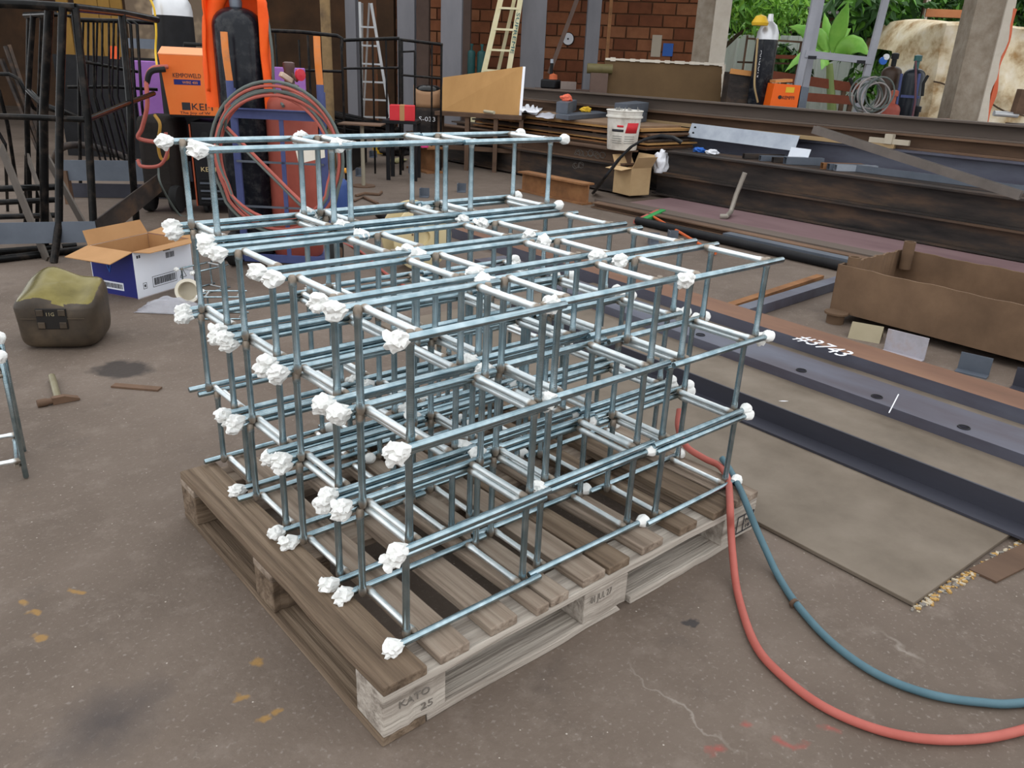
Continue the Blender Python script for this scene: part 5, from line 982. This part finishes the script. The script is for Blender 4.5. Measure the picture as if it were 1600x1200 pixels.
# plywood sheet leaning, brown foam-edged board, dark plate
def slab(pts, dep, th, mt, label, name, cat, back=.15):
    m = MB(); P = [A(x, y, dd) for (x, y), dd in zip(pts, dep)]
    m.hexa([P[3], P[2], P[2]+F2*th, P[3]+F2*th, P[0], P[1], P[1]+F2*th, P[0]+F2*th]); return tag(m.build(name, mt, smooth=False), label, cat)
pl = [(692, 121), (817, 104), (812, 178), (690, 178)]; a, b = AZ(689, 10.0, .665), AZ(811, 9.8, .665); m = MB(); ta, tb2 = A(692, 121, 10.2), A(817, 104, 10.0); m.hexa([a, b, b+F2*.02, a+F2*.02, ta, tb2, tb2+F2*.02, ta+F2*.02]); py = tag(m.build('plywood_sheet', PLY, smooth=False), 'tan plywood sheet leaning in front of the yellow ladder', 'plywood'); m = MB(); n_ = R2*.03; m.hexa([b, b+n_, b+n_+F2*.02, b+F2*.02, tb2, tb2+n_, tb2+n_+F2*.02, tb2+F2*.02]); m.build('pale_edge', PAPER, py, smooth=False)
a, b = AZ(944, 10.8, 0), AZ(1124, 10.8, 0); ta, tb2 = A(946, 92, 11.0), A(1131, 101, 11.0); m = MB(); m.hexa([a, b, b+F2*.08, a+F2*.08, ta, tb2, tb2+F2*.08, ta+F2*.08]); bd = tag(m.build('insulation_board', PLYD, smooth=False), 'large dark brown board with torn pale edges behind the beams', 'board')
m = MB(); N_ = 24
for (s, e) in ((ta, tb2), (tb2, b)):
    for k in range(N_): q0, q1 = s.lerp(e, k/N_), s.lerp(e, (k+1)/N_); m.bar(q0-F2*.01, q1-F2*.01, .03, random.uniform(.018, .045))
m.build('torn_edge', CONCL, bd, smooth=False)
a, b = B0(1137, 140, 10.5), B0(1175, 140, 10.5); m = MB(); h1, h2 = A(1135, 112, 10.5).z, A(1176, 117, 10.5).z; m.hexa([a, b, b+F2*.3, a+F2*.3, a+Z*h1, b+Z*h2, b+F2*.3+Z*h2, a+F2*.3+Z*h1]); dk = tag(m.build('steel_cabinet', DARK, smooth=False), 'dark steel cabinet with an orange top edge beside tall cylinder', 'cabinet'); m = MB(); m.bar(a+Z*(h1+.01)-F2*.005, b+Z*(h2+.01)-F2*.005, .03, .06); m.build('top_edge', mat('orange_timber', (.55, .25, .08), rough=.7), dk, smooth=False)
tk = thing('board_trestle', 'rusty steel trestle below the leaning plywood sheet', 'trestle', AZ(750, 10.0, 0)); a, b = AZ(684, 10.05, 0), AZ(815, 9.85, 0)
m = MB(); m.bar(a+Z*.64, b+Z*.64, .3, .045); m.build('top_rail', RUST, tk, smooth=False); m = MB(); m.bar(a+Z*.25, b+Z*.25, .05, .05); m.build('low_rail', RUST, tk, smooth=False)
for t_ in (.03, .35, .68, .97): q = a.lerp(b, t_); m = MB(); m.bar(q, q+Z*.62, .05, .25, F2); m.build('leg', RUST, tk, smooth=False)
# workbench with dark drill, olive roller, blocks
p = B0(886, 125, 12.0); bn = thing('drill_bench', 'steel bench with open frame in front of the brick wall', 'bench', p); m = MB(); m.box(p+Z*.90, (.9, .5, .05), math.atan2(R2.y, R2.x)); m.build('top', COLB, bn, smooth=False)
for sx in (-.4, 0, .4): m = MB(); m.bar(p+R2*sx, p+R2*sx+Z*.875, .06, .4, F2); m.build('leg', CARD if sx == 0 else COLB, bn, smooth=False)
q = AZ(860, 11.9, .926); dm = thing('bench_drill', 'dark bench machine with an orange guard and black column', 'machine', q); m = MB(); m.box(q+Z*.06, (.26, .22, .12), .5); m.build('base', BLKM, dm, bevel=.02); m = MB(); m.tube([q+Z*.1, q+Z*.34], .022, 10); m.build('column', BLKM, dm); m = MB(); m.lathe([(.024, .33), (.024, .38), (.0, .385)], q, 10); m.build('cap', GALV, dm); m = MB(); m.lathe([(0, .12), (.06, .12), (.055, .18), (.0, .2)], q+R2*.03-F2*.05, 14); m.build('guard', mat('orange_guard', (.55, .13, .05), rough=.6), dm)
for k, x in enumerate((876, 888)): q = AZ(x+4, 11.85, .926); m = MB(); m.box(q+Z*.05, (.085 if k == 0 else .13, .2, .10), math.atan2(R2.y, R2.x)); tag(m.build('pale_block', mat('pale_brown_block', (.22, .17, .15), (.30, .24, .21), rough=.7), smooth=False), ['narrow pale block on the drill bench', 'wide pale block on the drill bench'][k], 'block')
p = AZ(925, 10.9, 0); rs = thing('roller_stand', 'olive roller on a dark stand beside the brown board', 'roller', p); z_ = A(925, 107, 10.9).z; m = MB(); m.tube([p-R2*.16+Z*z_, p+R2*.16+Z*z_], .06, 16); m.build('roller', mat('olive_roller', (.11, .09, .035), (.17, .14, .06), rough=.5), rs); m = MB(); m.bar(p, p+Z*(z_-.05), .22, .1, F2); m.build('stand', COLB, rs, smooth=False)
# ------------------------------------------------------------------ concrete columns
p = AZ(1080, 13.6, 0); cc_ = thing('concrete_column', 'concrete column with pale render at the end of the brick wall', 'column', p); m = MB(); m.box(p+Z*2.3, (.34, .34, 4.6), math.atan2(wd.y, wd.x)); m.build('shaft', CONC, cc_, smooth=False); q = AZ(1100, 13.4, 0); m = MB(); m.box(q+Z*2.3, (.24, .2, 4.6), math.atan2(wd.y, wd.x)+.1); m.build('pale_render', CONCL, cc_, smooth=False)
p = B0(1516, 100, 10.8); cp_ = thing('concrete_pillar', 'rough concrete pillar with peeling render and orange streak', 'pillar', p); m = MB()
m.box(p+Z*2.0, (.34, .40, 4.0), math.atan2(R2.y, R2.x)-.1); m.build('shaft', CONC, cp_, smooth=False)
def edge(off, w0, mt, nm, dpt, sd, z0=0, z1=4):
    mb = MB(); n = 46; vs = []
    for i in range(n+1):
        z = z0+(z1-z0)*i/n; w = w0*(.75+.55*noise.noise(V((sd, z*3.1, 0)))); e = p+R2*off-F2*dpt+Z*z
        vs += [e, e+R2*w+F2*.05, e+R2*w+F2*.09, e+F2*.04]
    fs = []
    for i in range(n):
        for k in range(4): fs.append((i*4+k, i*4+(k+1) % 4, (i+1)*4+(k+1) % 4, (i+1)*4+k))
    mb.add(vs, fs+[(0, 1, 2, 3), tuple(n*4+k for k in (3, 2, 1, 0))]); mb.build(nm, mt, cp_, smooth=False)
edge(.14, .17, CONCL, 'peeling_render', .24, 2.); edge(.27, .09, mat('orange_primer', (.62, .10, .03), (.70, .15, .06), rough=.7, scale=6), 'orange_streak', .17, 7., 0, 2.1); edge(.22, .13, CONCL, 'inner_render', .14, 5.)
# ------------------------------------------------------------------ garden: ground, fence, plants
a, b = AZ(1075, 17.5, 0), AZ(1800, 15.0, 0); L_ = (b-a).length; u = (b-a).normalized(); n_ = u.cross(Z).normalized(); fe = thing('sheet_fence', 'pale green corrugated sheet fence along the garden', 'fence', (a+b)/2); k = 0; x = 0
rib = MB(); w = .78; pts = []
for i in range(4): s0 = i*w/4; pts += [(s0, 0), (s0+w/4-.06, 0), (s0+w/4-.045, -.03), (s0+w/4-.015, -.03)]
pts.append((w, 0)); rib.add([V((q[0], q[1], z)) for q in pts for z in (0, 1.95)], [(2*i, 2*i+2, 2*i+3, 2*i+1) for i in range(len(pts)-1)]); ribm = rib.mesh('fence_sheet', FENC, smooth=False)
while x < L_:
    o = bpy.data.objects.new('fence_sheet', ribm); COL.objects.link(o); o.parent = fe; o.location = a+u*x-fe.location+Z*random.uniform(0, .03); o.rotation_euler.z = math.atan2(u.y, u.x); x += w
m = MB(); m.bar(a+Z*1.2-n_*.08, b+Z*1.2-n_*.08, .05, .05); m.build('rail', RUST, fe, smooth=False)
def leafcloud(mb, cen, rad, n, size, seed, aspect=.35, droop=.3, squash=1.):
    r_ = random.Random(seed)
    for i in range(n):
        d = V((r_.gauss(0, 1), r_.gauss(0, 1), r_.gauss(0, 1)*squash)); d.normalize(); p_ = V(cen)+V((d.x*rad[0], d.y*rad[1], d.z*rad[2]))*(r_.random()**.45)
        e = V((r_.uniform(-1, 1), r_.uniform(-1, 1), r_.uniform(-1, .45)-droop)).normalized(); s_ = e.cross(V((r_.uniform(-1, 1), r_.uniform(-1, 1), r_.uniform(-1, 1)))).normalized(); L2 = size*r_.uniform(.6, 1.25); W2 = L2*aspect; mb.cur = 0 if r_.random() < .62 else 1; f_ = e.cross(s_)*L2*.10
        mb.add([p_, p_+e*L2*.4+s_*W2*.5+f_, p_+e*L2, p_+e*L2*.4-s_*W2*.5+f_], [(0, 1, 2), (0, 2, 3)])
def tree(label, px, dep, trunk, clouds, mats, leaf, n, asp=.35, name='garden_tree', cat='tree', r0=.07):
    p_ = AZ(px, dep, 0); t = thing(name, label, cat, p_)
    for br in trunk: m = MB(); q = [A(x_, y_, dd) for x_, y_, dd in br]; q = [V0(q[0])]+q if br[0][1] > 0 else q; kk = len(q); m.tube(q, [r0*(1-.7*i/(kk-1)) for i in range(kk)], 7); m.build('branch', BARK, t)
    m = MB()
    for i, (x_, y_, dd, rx, ry, rz) in enumerate(clouds): leafcloud(m, A(x_, y_, dd), (rx, ry, rz), int(n*rx*rz*ry*2.2)+60, leaf, i+int(px))
    o_ = m.build('foliage', mats, t, smooth=False); o_['kind'] = 'stuff'; return t
tree('bright green leafy tree with bent branches beside the concrete column', 1116, 15.6, [[(1112, 120, 15.6), (1130, 75, 15.6), (1152, 55, 15.6), (1178, 38, 15.7)], [(1126, 80, 15.6), (1130, 50, 15.6), (1128, 20, 15.6)]], [(1130, 5, 15.5, .75, .6, .45), (1165, 20, 15.4, .8, .6, .4), (1210, 5, 15.6, .7, .6, .5), (1180, -30, 15.8, 1.2, .8, .5)], [LEAF[0], LEAF[1]], .21, 330)
tree('light green bushy tree above the fence beside the small tiled roof', 1235, 17.2, [[(1235, 100, 18.0), (1235, 20, 18.0)]], [(1225, 15, 17.3, .8, .6, .45), (1255, -10, 17.5, .9, .7, .5), (1190, 25, 17.6, .6, .6, .3)], [LEAF[0], LEAF[1]], .16, 420)
tree('dark long-leaved tree hanging behind the grey gantry frame', 1355, 14.6, [[(1352, 130, 14.6), (1356, 60, 14.6), (1352, -10, 14.6)]], [(1345, 10, 14.5, .55, .6, .5), (1372, 30, 14.5, .45, .5, .6), (1335, 45, 14.7, .3, .4, .45), (1395, 5, 14.8, .6, .6, .4), (1380, 65, 14.8, .3, .3, .35)], [LEAF[2], LEAF[1]], .34, 330, .2)
tree('dense dark green tree rising behind the tarpaulin pile', 1450, 16.5, [[(1450, 100, 16.5), (1448, 10, 16.5)]], [(1430, 15, 16.3, 1.0, .8, .5), (1490, -10, 16.6, 1.2, .9, .6), (1415, 40, 16.2, .5, .5, .4), (1392, 85, 16.0, .5, .5, .5)], [LEAF[1], LEAF[2]], .24, 300)
tree('dark leafy tree at the garden edge beyond the pillar', 1590, 15.5, [[(1595, 100, 15.5), (1592, 0, 15.5)]], [(1580, 5, 15.3, .9, .8, .7), (1625, 20, 15.4, .8, .8, .8), (1550, -15, 15.6, .7, .7, .5)], [LEAF[2], LEAF[1]], .26, 300)
tree('yellow-green shrub crown above the gantry crossbar', 1392, 15.8, [[(1392, 60, 15.8), (1390, 5, 15.8)]], [(1390, 8, 15.6, .35, .35, .25)], [mat('leaf_yellow', (.35, .48, .03), (.5, .6, .06), rough=.5, scale=8), LEAF[0]], .16, 700, .4, 'garden_shrub', 'shrub')
tree('low dark fern clump in front of the sheet fence', 1225, 15.5, [[(1225, 130, 15.5), (1224, 100, 15.5)]], [(1222, 90, 15.4, .35, .3, .3), (1240, 98, 15.4, .3, .3, .25)], [LEAF[2], LEAF[1]], .3, 500, .14, 'garden_fern', 'shrub', .03)
tree('low green bush growing between gantry and tarpaulin pile', 1372, 14.0, [[(1372, 160, 14.0), (1372, 120, 14.0)]], [(1372, 118, 13.9, .3, .3, .35), (1345, 130, 14.1, .3, .3, .3)], [LEAF[1], LEAF[2]], .2, 500, .3, 'garden_bush', 'shrub', .03)
# wall of foliage farther behind so the garden closes in
for i, (x_, lb) in enumerate(((1150, 'tall green backdrop tree behind the fence near the concrete column'), (1330, 'tall green backdrop tree behind the fence near the gantry'), (1500, 'tall green backdrop tree behind the fence near the pillar'), (1680, 'tall green backdrop tree at the far garden corner'))):
    tree(lb, x_, 20.5, [[(x_, 110, 20.5), (x_, 0, 20.5)]], [(x_-50, 30, 20.2, 1.5, 1.0, 1.2), (x_+50, 30, 20.2, 1.5, 1.0, 1.2), (x_, -50, 20.5, 1.9, 1.2, 1.4), (x_, 80, 20.1, 1.7, .8, .7)], [LEAF[1], LEAF[2]], .4, 200, .4)
# tiled shed roof
p = AZ(1305, 19.0, 0); sh = thing('garden_shed', 'small garden shed with a dark tiled roof behind the fence', 'shed', p); z0, z1 = A(1300, 27, 18.8).z, A(1300, 8, 19.6).z; m = MB(); m.box(p+Z*(z0/2), (2.0, .9, z0), math.atan2(R2.y, R2.x)); m.build('wall', WALLB, sh, smooth=False)
m = MB()
for j in range(6):
    zz0 = z0+(z1-z0)*j/6; ff = -.55+1.1*j/6; q = p+F2*ff; m.hexa([q-R2*1.15+Z*zz0, q+R2*1.15+Z*zz0, q+R2*1.15+F2*.2+Z*(zz0+.05), q-R2*1.15+F2*.2+Z*(zz0+.05), q-R2*1.15+Z*(zz0+.05), q+R2*1.15+Z*(zz0+.05), q+R2*1.15+F2*.2+Z*(zz0+.1), q-R2*1.15+F2*.2+Z*(zz0+.1)])
m.build('roof_tiles', mat('dark_roof_tile', (.06, .055, .055), (.13, .12, .11), rough=.8, scale=9), sh, smooth=False)
# banana plant: each leaf a part
p = AZ(1292, 13.6, 0); bn = thing('banana_plant', 'banana plant with broad bright green leaves behind the gantry', 'banana plant', p); m = MB(); m.tube([p, p+Z*.5, A(1296, 100, 13.6)], [.09, .08, .05], 10); m.build('stem', mat('banana_stem', (.25, .33, .12), rough=.6), bn)
base = A(1296, 95, 13.6)
def bleaf(tip, wid, bend, s, e=None):
    r0 = e or base; t1 = A(*tip, s); mid = (r0+t1)/2+Z*bend; mb = MB()
    def f(u_, v_):
        c_ = r0*(1-u_)**2+mid*2*u_*(1-u_)+t1*u_**2; tn = ((mid-r0)*(1-u_)+(t1-mid)*u_).normalized(); sd = tn.cross(-F2*.9+Z*.15).normalized(); ww = wid*max(.02, math.sin(math.pi*min(1, max(0, (u_-.12)/.88))**.8)); return c_+sd*(ww*(v_-.5))-F2*(-.10*abs(v_-.5)*ww*2)+Z*(.012*math.sin(u_*40)*abs(v_-.5))
    mb.grid(f, 26, 7); mb.build('leaf', BANA, bn, solid=.003)
bleaf((1326, 2), .26, .05, 13.4); bleaf((1358, 88), .30, .38, 13.2); bleaf((1268, 45), .2, .2, 13.5); bleaf((1232, 42), .2, .25, 13.7); bleaf((1226, 113), .17, .35, 13.0); bleaf((1283, 110), .22, .22, 12.9); bleaf((1288, 20), .16, .1, 13.8); bleaf((1330, 45), .16, .2, 13.9)
# rusty timbers and racks in the garden
for i, (a_, b_, d_, w_, lb) in enumerate((((1195, 88), (1262, 90), 14.6, .06, 'upper thin rust-red rail in front of the fence'), ((1205, 118), (1340, 138), 13.6, .14, 'long rust-red beam on trestles in front of the fence'), ((1240, 150), (1345, 158), 12.6, .12, 'low rusty beam behind the orange cabinet'))):
    m = MB(); m.bar(A(*a_, d_), A(*b_, d_), .08, w_); q0, q1 = A(*a_, d_), A(*b_, d_)
    t = tag(m.build('rusty_rail', mat('red_oxide', (.17, .045, .025), (.25, .075, .04), rough=.75, scale=5), smooth=False), lb, 'steel rail')
    for f_ in (.15, .85): q = q0.lerp(q1, f_); m = MB(); m.bar(V0(q), q, .06, .06, F2); m.build('leg', RUST, t, smooth=False)
rk = thing('thin_pipe_rack', 'thin dark pipe rack standing before the fence near the branches', 'rack', AZ(1170, 14.8, 0))
for a_, b_ in (((1168, 55), (1166, 140)), ((1252, 65), (1248, 140))): q = A(*a_, 14.8); m = MB(); m.bar(V0(q), q, .03, .03, F2); m.build('post', RUST, rk, smooth=False)
for a_, b_ in (((1166, 60), (1255, 66)), ((1152, 97), (1185, 98)), ((1152, 97), (1255, 100))): m = MB(); m.bar(A(*a_, 14.8), A(*b_, 14.8), .03, .03); m.build('rail', RUST, rk, smooth=False)
# grey gantry frame
GP = mat('grey_gantry_paint', (.36, .37, .42), (.46, .47, .52), rough=.5, scale=4); D = 11.2; ga = thing('gantry_frame', 'tall grey painted gantry frame with crossbar before the banana plant', 'frame', AZ(1300, D, 0))
for (x0_, y0_, x1_, y1_, d_) in ((1276, -10, 1246, 135, D), (1284, -10, 1258, 135, D+.35), (1386, -10, 1351, 128, D)):
    a_, b_ = A(x0_, y0_, d_), A(x1_, y1_, d_); e_ = a_+(b_-a_)*(a_.z/(a_.z-b_.z)); m = MB(); m.bar(a_, e_, .085, .06, F2); m.build('post', GP, ga, smooth=False)
m = MB(); m.bar(A(1257, 84, D), A(1360, 95, D), .1, .085); m.build('crossbar', GP, ga, smooth=False)
for x_ in (1267, 1343): m = MB(); q = A(x_, 90+(x_-1267)*.09, D)-F2*.052; m.bar(q-R2*.055, q+R2*.055, .004, .04); m.build('slot', INK, ga, smooth=False)
# tall cylinder on trolley with yellow cap, orange box machine
p = B0(1193, 100, 10.4); tc_ = thing('gas_cylinder', 'tall dark gas cylinder with silver top and yellow cap outdoors', 'gas cylinder', p); m = MB(); m.lathe([(0, 0), (.125, 0), (.13, .02), (.13, 1.62)], p, 22); m.build('bottle', BLKC, tc_); m = MB(); m.lathe([(.1302, 1.62), (.125, 1.7), (.09, 1.78), (.04, 1.82), (.03, 1.9)], p, 22); m.build('shoulder', SILV, tc_); m = MB(); q = A(1187, 40, 10.25); m.lathe([(0, 0), (.09, 0), (.1, .03), (.06, .10), (0, .12)], q, 16); m.build('yellow_cap', YEL, tc_)
text('ARGON', .045, p-F2*.105-R2*.085+Z*1.50, -Z, R2, PAPER, tc_, 'bottle_lettering', .3)
m = MB(); m.box(p+Z*.55-F2*.1, (.22, .2, .5), math.atan2(R2.y, R2.x)); m.build('cradle', NAVY, tc_, smooth=False)
m = MB(); m.tube(catmull([A(1184, 60, 10.2), A(1180, 110, 10.15), A(1179, 135, 10.1), A(1184, 160, 10.1)], 6), .012, 7); tag(m.build('tan_hose', mat('tan_hose', (.35, .25, .12), rough=.6)), 'tan hose hanging beside the tall outdoor cylinder', 'hose')
o = A(1202, 168, 10.0); kb = thing('orange_welder', 'bright orange welding machine with dark lettering outdoors', 'welding machine', V0(o)); m = MB(); u_ = R2; m.hexa([o, o+R2*.325, o+R2*.325+F2*.45, o+F2*.45, o+R2*.02+Z*.27, o+R2*.33+Z*.26, o+R2*.33+Z*.26+F2*.45, o+R2*.02+F2*.45+Z*.27]); m.build('housing', mat('vivid_orange', (.85, .13, .008), rough=.45), kb, smooth=False)
text('KEMPPI', .055, o+R2*.13+Z*.10-F2*.003, R2, Z, INK, kb, 'brand_lettering', .14); m = MB(); m.lathe([(0, 0), (.022, 0), (.022, .004), (0, .004)], o+R2*.105+Z*.12-F2*.001, 16, -F2); m.build('badge', INK, kb); m = MB(); q = o+R2*.16+Z*.175-F2*.002; m.hexa([q, q+R2*.10, q+R2*.10-F2*.002, q-F2*.002, q+Z*.06, q+R2*.10+Z*.06, q+R2*.10+Z*.06-F2*.002, q+Z*.06-F2*.002]); m.build('warning_label', YEL, kb, smooth=False)
m = MB(); q = o+R2*.34; m.hexa([q, q+R2*.09, q+R2*.09+F2*.4, q+F2*.4, q+Z*.25, q+R2*.09+Z*.24, q+R2*.09+Z*.24+F2*.4, q+F2*.4+Z*.25]); m.build('control_end', GREYS, kb, smooth=False); m = MB(); m.hexa([V0(o)+F2*.02, V0(o)+R2*.42+F2*.02, V0(o)+R2*.42+F2*.42, V0(o)+F2*.42, o+F2*.02-Z*.002, o+R2*.42+F2*.02-Z*.002, o+R2*.42+F2*.42-Z*.002, o+F2*.42-Z*.002]); m.build('cart', BLKM, kb, smooth=False)
m = MB(); q = o+Z*.29+R2*.04+F2*.2; m.bar(q, q+R2*.2+Z*.02, .3, .03); m.build('lid', mat('orange_timber', (.55, .25, .08), rough=.7), kb, smooth=False)
# cylinders by the tarp
def smallcyl(px, d, r, zt, mts, label, ysh, vcol=RUST):
    p_ = B0(px, 140, d); t = thing('gas_cylinder', label, 'gas cylinder', p_); cyl(p_, r, zt, mts, 'c').build('bottle', mts, t); m = MB(); m.lathe([(.03, zt-.01), (.03, zt+.08), (.045, zt+.08), (.045, zt+.14), (.02, zt+.15)], p_, 10); m.build('valve', vcol, t); return t, p_
t, p_ = smallcyl(1388, 10.6, .118, 1.40, mat('brown_cylinder', (.03, .018, .012), (.07, .04, .026), rough=.4, scale=5), 'brown gas cylinder with blue regulator beside the tarpaulin pile', 0, BLKM); m = MB(); m.lathe([(0, 0), (.045, 0), (.045, .03), (0, .03)], A(1379, 95, 10.4), 14, -F2); m.build('regulator', SKYB, t); m = MB(); m.lathe([(0, 0), (.035, 0), (.035, .03), (0, .03)], A(1384, 89, 10.4), 12, -F2); m.build('gauge', SILV, t)
t, p_ = smallcyl(1424, 10.3, .125, 1.38, mat('navy_cylinder', (.010, .014, .02), (.025, .032, .042), rough=.3, scale=5), 'navy gas cylinder on a blue trolley beside tarpaulin pile', 0, TEAL)
m = MB(); m.bar(A(1409, 115, 10.1), V0(A(1404, 175, 10.1)), .025, .02, F2); m.bar(A(1437, 115, 10.1), V0(A(1434, 175, 10.1)), .025, .02, F2); m.bar(A(1407, 150, 10.1), A(1436, 152, 10.1), .02, .03); tag(m.build('cylinder_trolley', STEELB, smooth=False), 'slim blue trolley frame holding the navy cylinder', 'trolley')
smallcyl(1399, 10.1, .10, .98, REDC, 'short red cylinder standing before the brown cylinder', 0, mat('red_valve', (.4, .1, .06), rough=.5))
t, p_ = smallcyl(1440, 10.0, .085, .82, mat('bright_red_cyl', (.50, .03, .03), (.6, .05, .05), rough=.35, scale=5), 'small bright red extinguisher beside the navy cylinder', 0, BLKM); m = MB(); m.tube([A(1441, 150, 9.9), A(1443, 130, 9.9), A(1450, 118, 9.9)], .018, 8); m.build('horn', RUBB, t)
m = MB(); m.tube([A(1431, 95, 10.0), A(1431, 130, 9.95), A(1430, 160, 9.9), V0(A(1430, 178, 9.9))], .012, 7); tag(m.build('thin_hose', mat('plum_hose', (.12, .05, .06), rough=.6)), 'thin plum hose hanging down the navy cylinder', 'hose')
p_ = B0(1346, 150, 10.0); dr = thing('hose_drum', 'dark drum with looped grey hoses and a blue-white can', 'hose drum', p_); m = MB(); m.lathe([(0, 0), (.17, 0), (.17, .8), (.15, .82), (0, .82)], p_, 22); m.build('drum', mat('plum_drum', (.06, .03, .03), (.10, .055, .05), rough=.5), dr)
for i in range(7):
    m = MB(); c_ = A(1350+3*i, 145, 9.78-.01*i); m.tube([c_+R2*(.16*math.cos(a2))+Z*(.17*math.sin(a2)-.03*(i % 3))-F2*.02*i for a2 in [2*math.pi*k/24 for k in range(24)]], .010, 6, closed=True); m.build('hose_loop', [HGRY, mat('pale_hose', (.32, .29, .28), rough=.6)][i % 2], dr)
q = AZ(1343, 9.6, .62); m = MB(); m.lathe([(0, 0), (.05, 0), (.05, .17), (0, .17)], q, 14); m.build('can', SKYB, dr); q = AZ(1339, 9.58, .62); m = MB(); m.box(q+Z*.07, (.035, .05, .13), 0); m.build('white_tag', PAPER, dr, smooth=False)
m = MB(); m.tube([A(1328, 122, 9.8), A(1335, 140, 9.8), A(1340, 160, 9.8)], .02, 7); m.build('handle', RUBB, dr)
q = A(1468, 180, 9.2); m = MB(); m.grid(lambda u_, v_: AZ(1452+28*u_, 9.2, .78)+Z*(.09*math.sin(math.pi*v_))-F2*(.14*(v_-.5)), 8, 10); tag(m.build('welding_mask', mat('pinkish_mask', (.42, .22, .18), rough=.5), solid=.006), 'pinkish curved welding mask lying on a stand by pillar', 'mask'); m = MB(); p_ = AZ(1466, 9.2, 0); m.box(p_+Z*.388, (.3, .25, .776), math.atan2(R2.y, R2.x)); tag(m.build('mask_stand', BLKM, smooth=False), 'dark box stand under the pinkish welding mask', 'stand')
# tarp-covered pile
tp = AZ(1510, 13.0, 0)
def tarpf(u_, v_):
    x_ = -1.55+3.6*u_; prof = v_; zt_ = 2.02+.05*math.sin(u_*5)-.10*u_; sl = max(0, (-x_-1.0)/.55)
    if v_ < .62: z = zt_*(v_/.62); f_ = -.75+.10*(v_/.62)**3
    else: z = zt_+.10*math.sin((v_-.62)/.38*1.2); f_ = -.65+1.6*(v_-.62)/.38
    sl = max(0, (-x_-1.15)/.40); x_ += .12*sl*z/2; z *= 1-.18*min(1, sl)**2; f_ += .9*sl**1.2; n1 = noise.noise(V((x_*2.2, v_*5, 1))); n2 = noise.noise(V((x_*6, v_*13, 5)))
    return tp+R2*x_+F2*(f_+.12*n1+.04*n2)+Z*max(0, z+.05*n1+.02*n2)
m = MB(); m.grid(tarpf, 90, 60); tag(m.build('tarpaulin_pile', TARP), 'bulky pile covered with a stained cream tarpaulin behind the pillar', 'tarpaulin pile')
m = MB(); m.tube([tp+R2*(-1.2+.1*i)+F2*(-.80)+Z*(1.25-.03*i+.02*math.sin(i)) for i in range(32)], .012, 6); tag(m.build('tarp_rope', BARK), 'dark rope tied across the cream tarpaulin pile', 'rope')
# orange timber rack over the tarp, metal stand at far right
rk = thing('orange_rack', 'orange-brown timber rack behind the tarpaulin pile', 'rack', AZ(1500, 14.6, 0)); m = MB(); m.bar(A(1445, 20, 14.6), A(1575, 25, 14.6), .1, .12); m.build('beam', mat('orange_rail', (.45, .16, .06), (.52, .21, .09), rough=.7), rk, smooth=False)
for x_ in (1450, 1452, 1574): q = A(x_, -10, 14.6); m = MB(); m.bar(V0(q), q, .07, .07, F2); m.build('post', CONCL if x_ == 1452 else RUST, rk, smooth=False)
p_ = AZ(1592, 9.5, 0); st = thing('machine_stand', 'dark machine stand with pale pipe ends beyond the pillar', 'stand', p_); m = MB(); m.box(p_+Z*.42, (.5, .5, .84), math.atan2(R2.y, R2.x)); m.build('base', DARK, st, smooth=False); m = MB(); q0, q1 = A(1590, 178, 9.3), A(1602, 140, 9.3); m.bar(q0, q1, .12, .1, F2); m.build('arm', RUST, st, smooth=False); m = MB(); m.tube([A(1553, 177, 9.3), A(1590, 180, 9.3)], .03, 10); m.build('pipe_end', SILV, st)
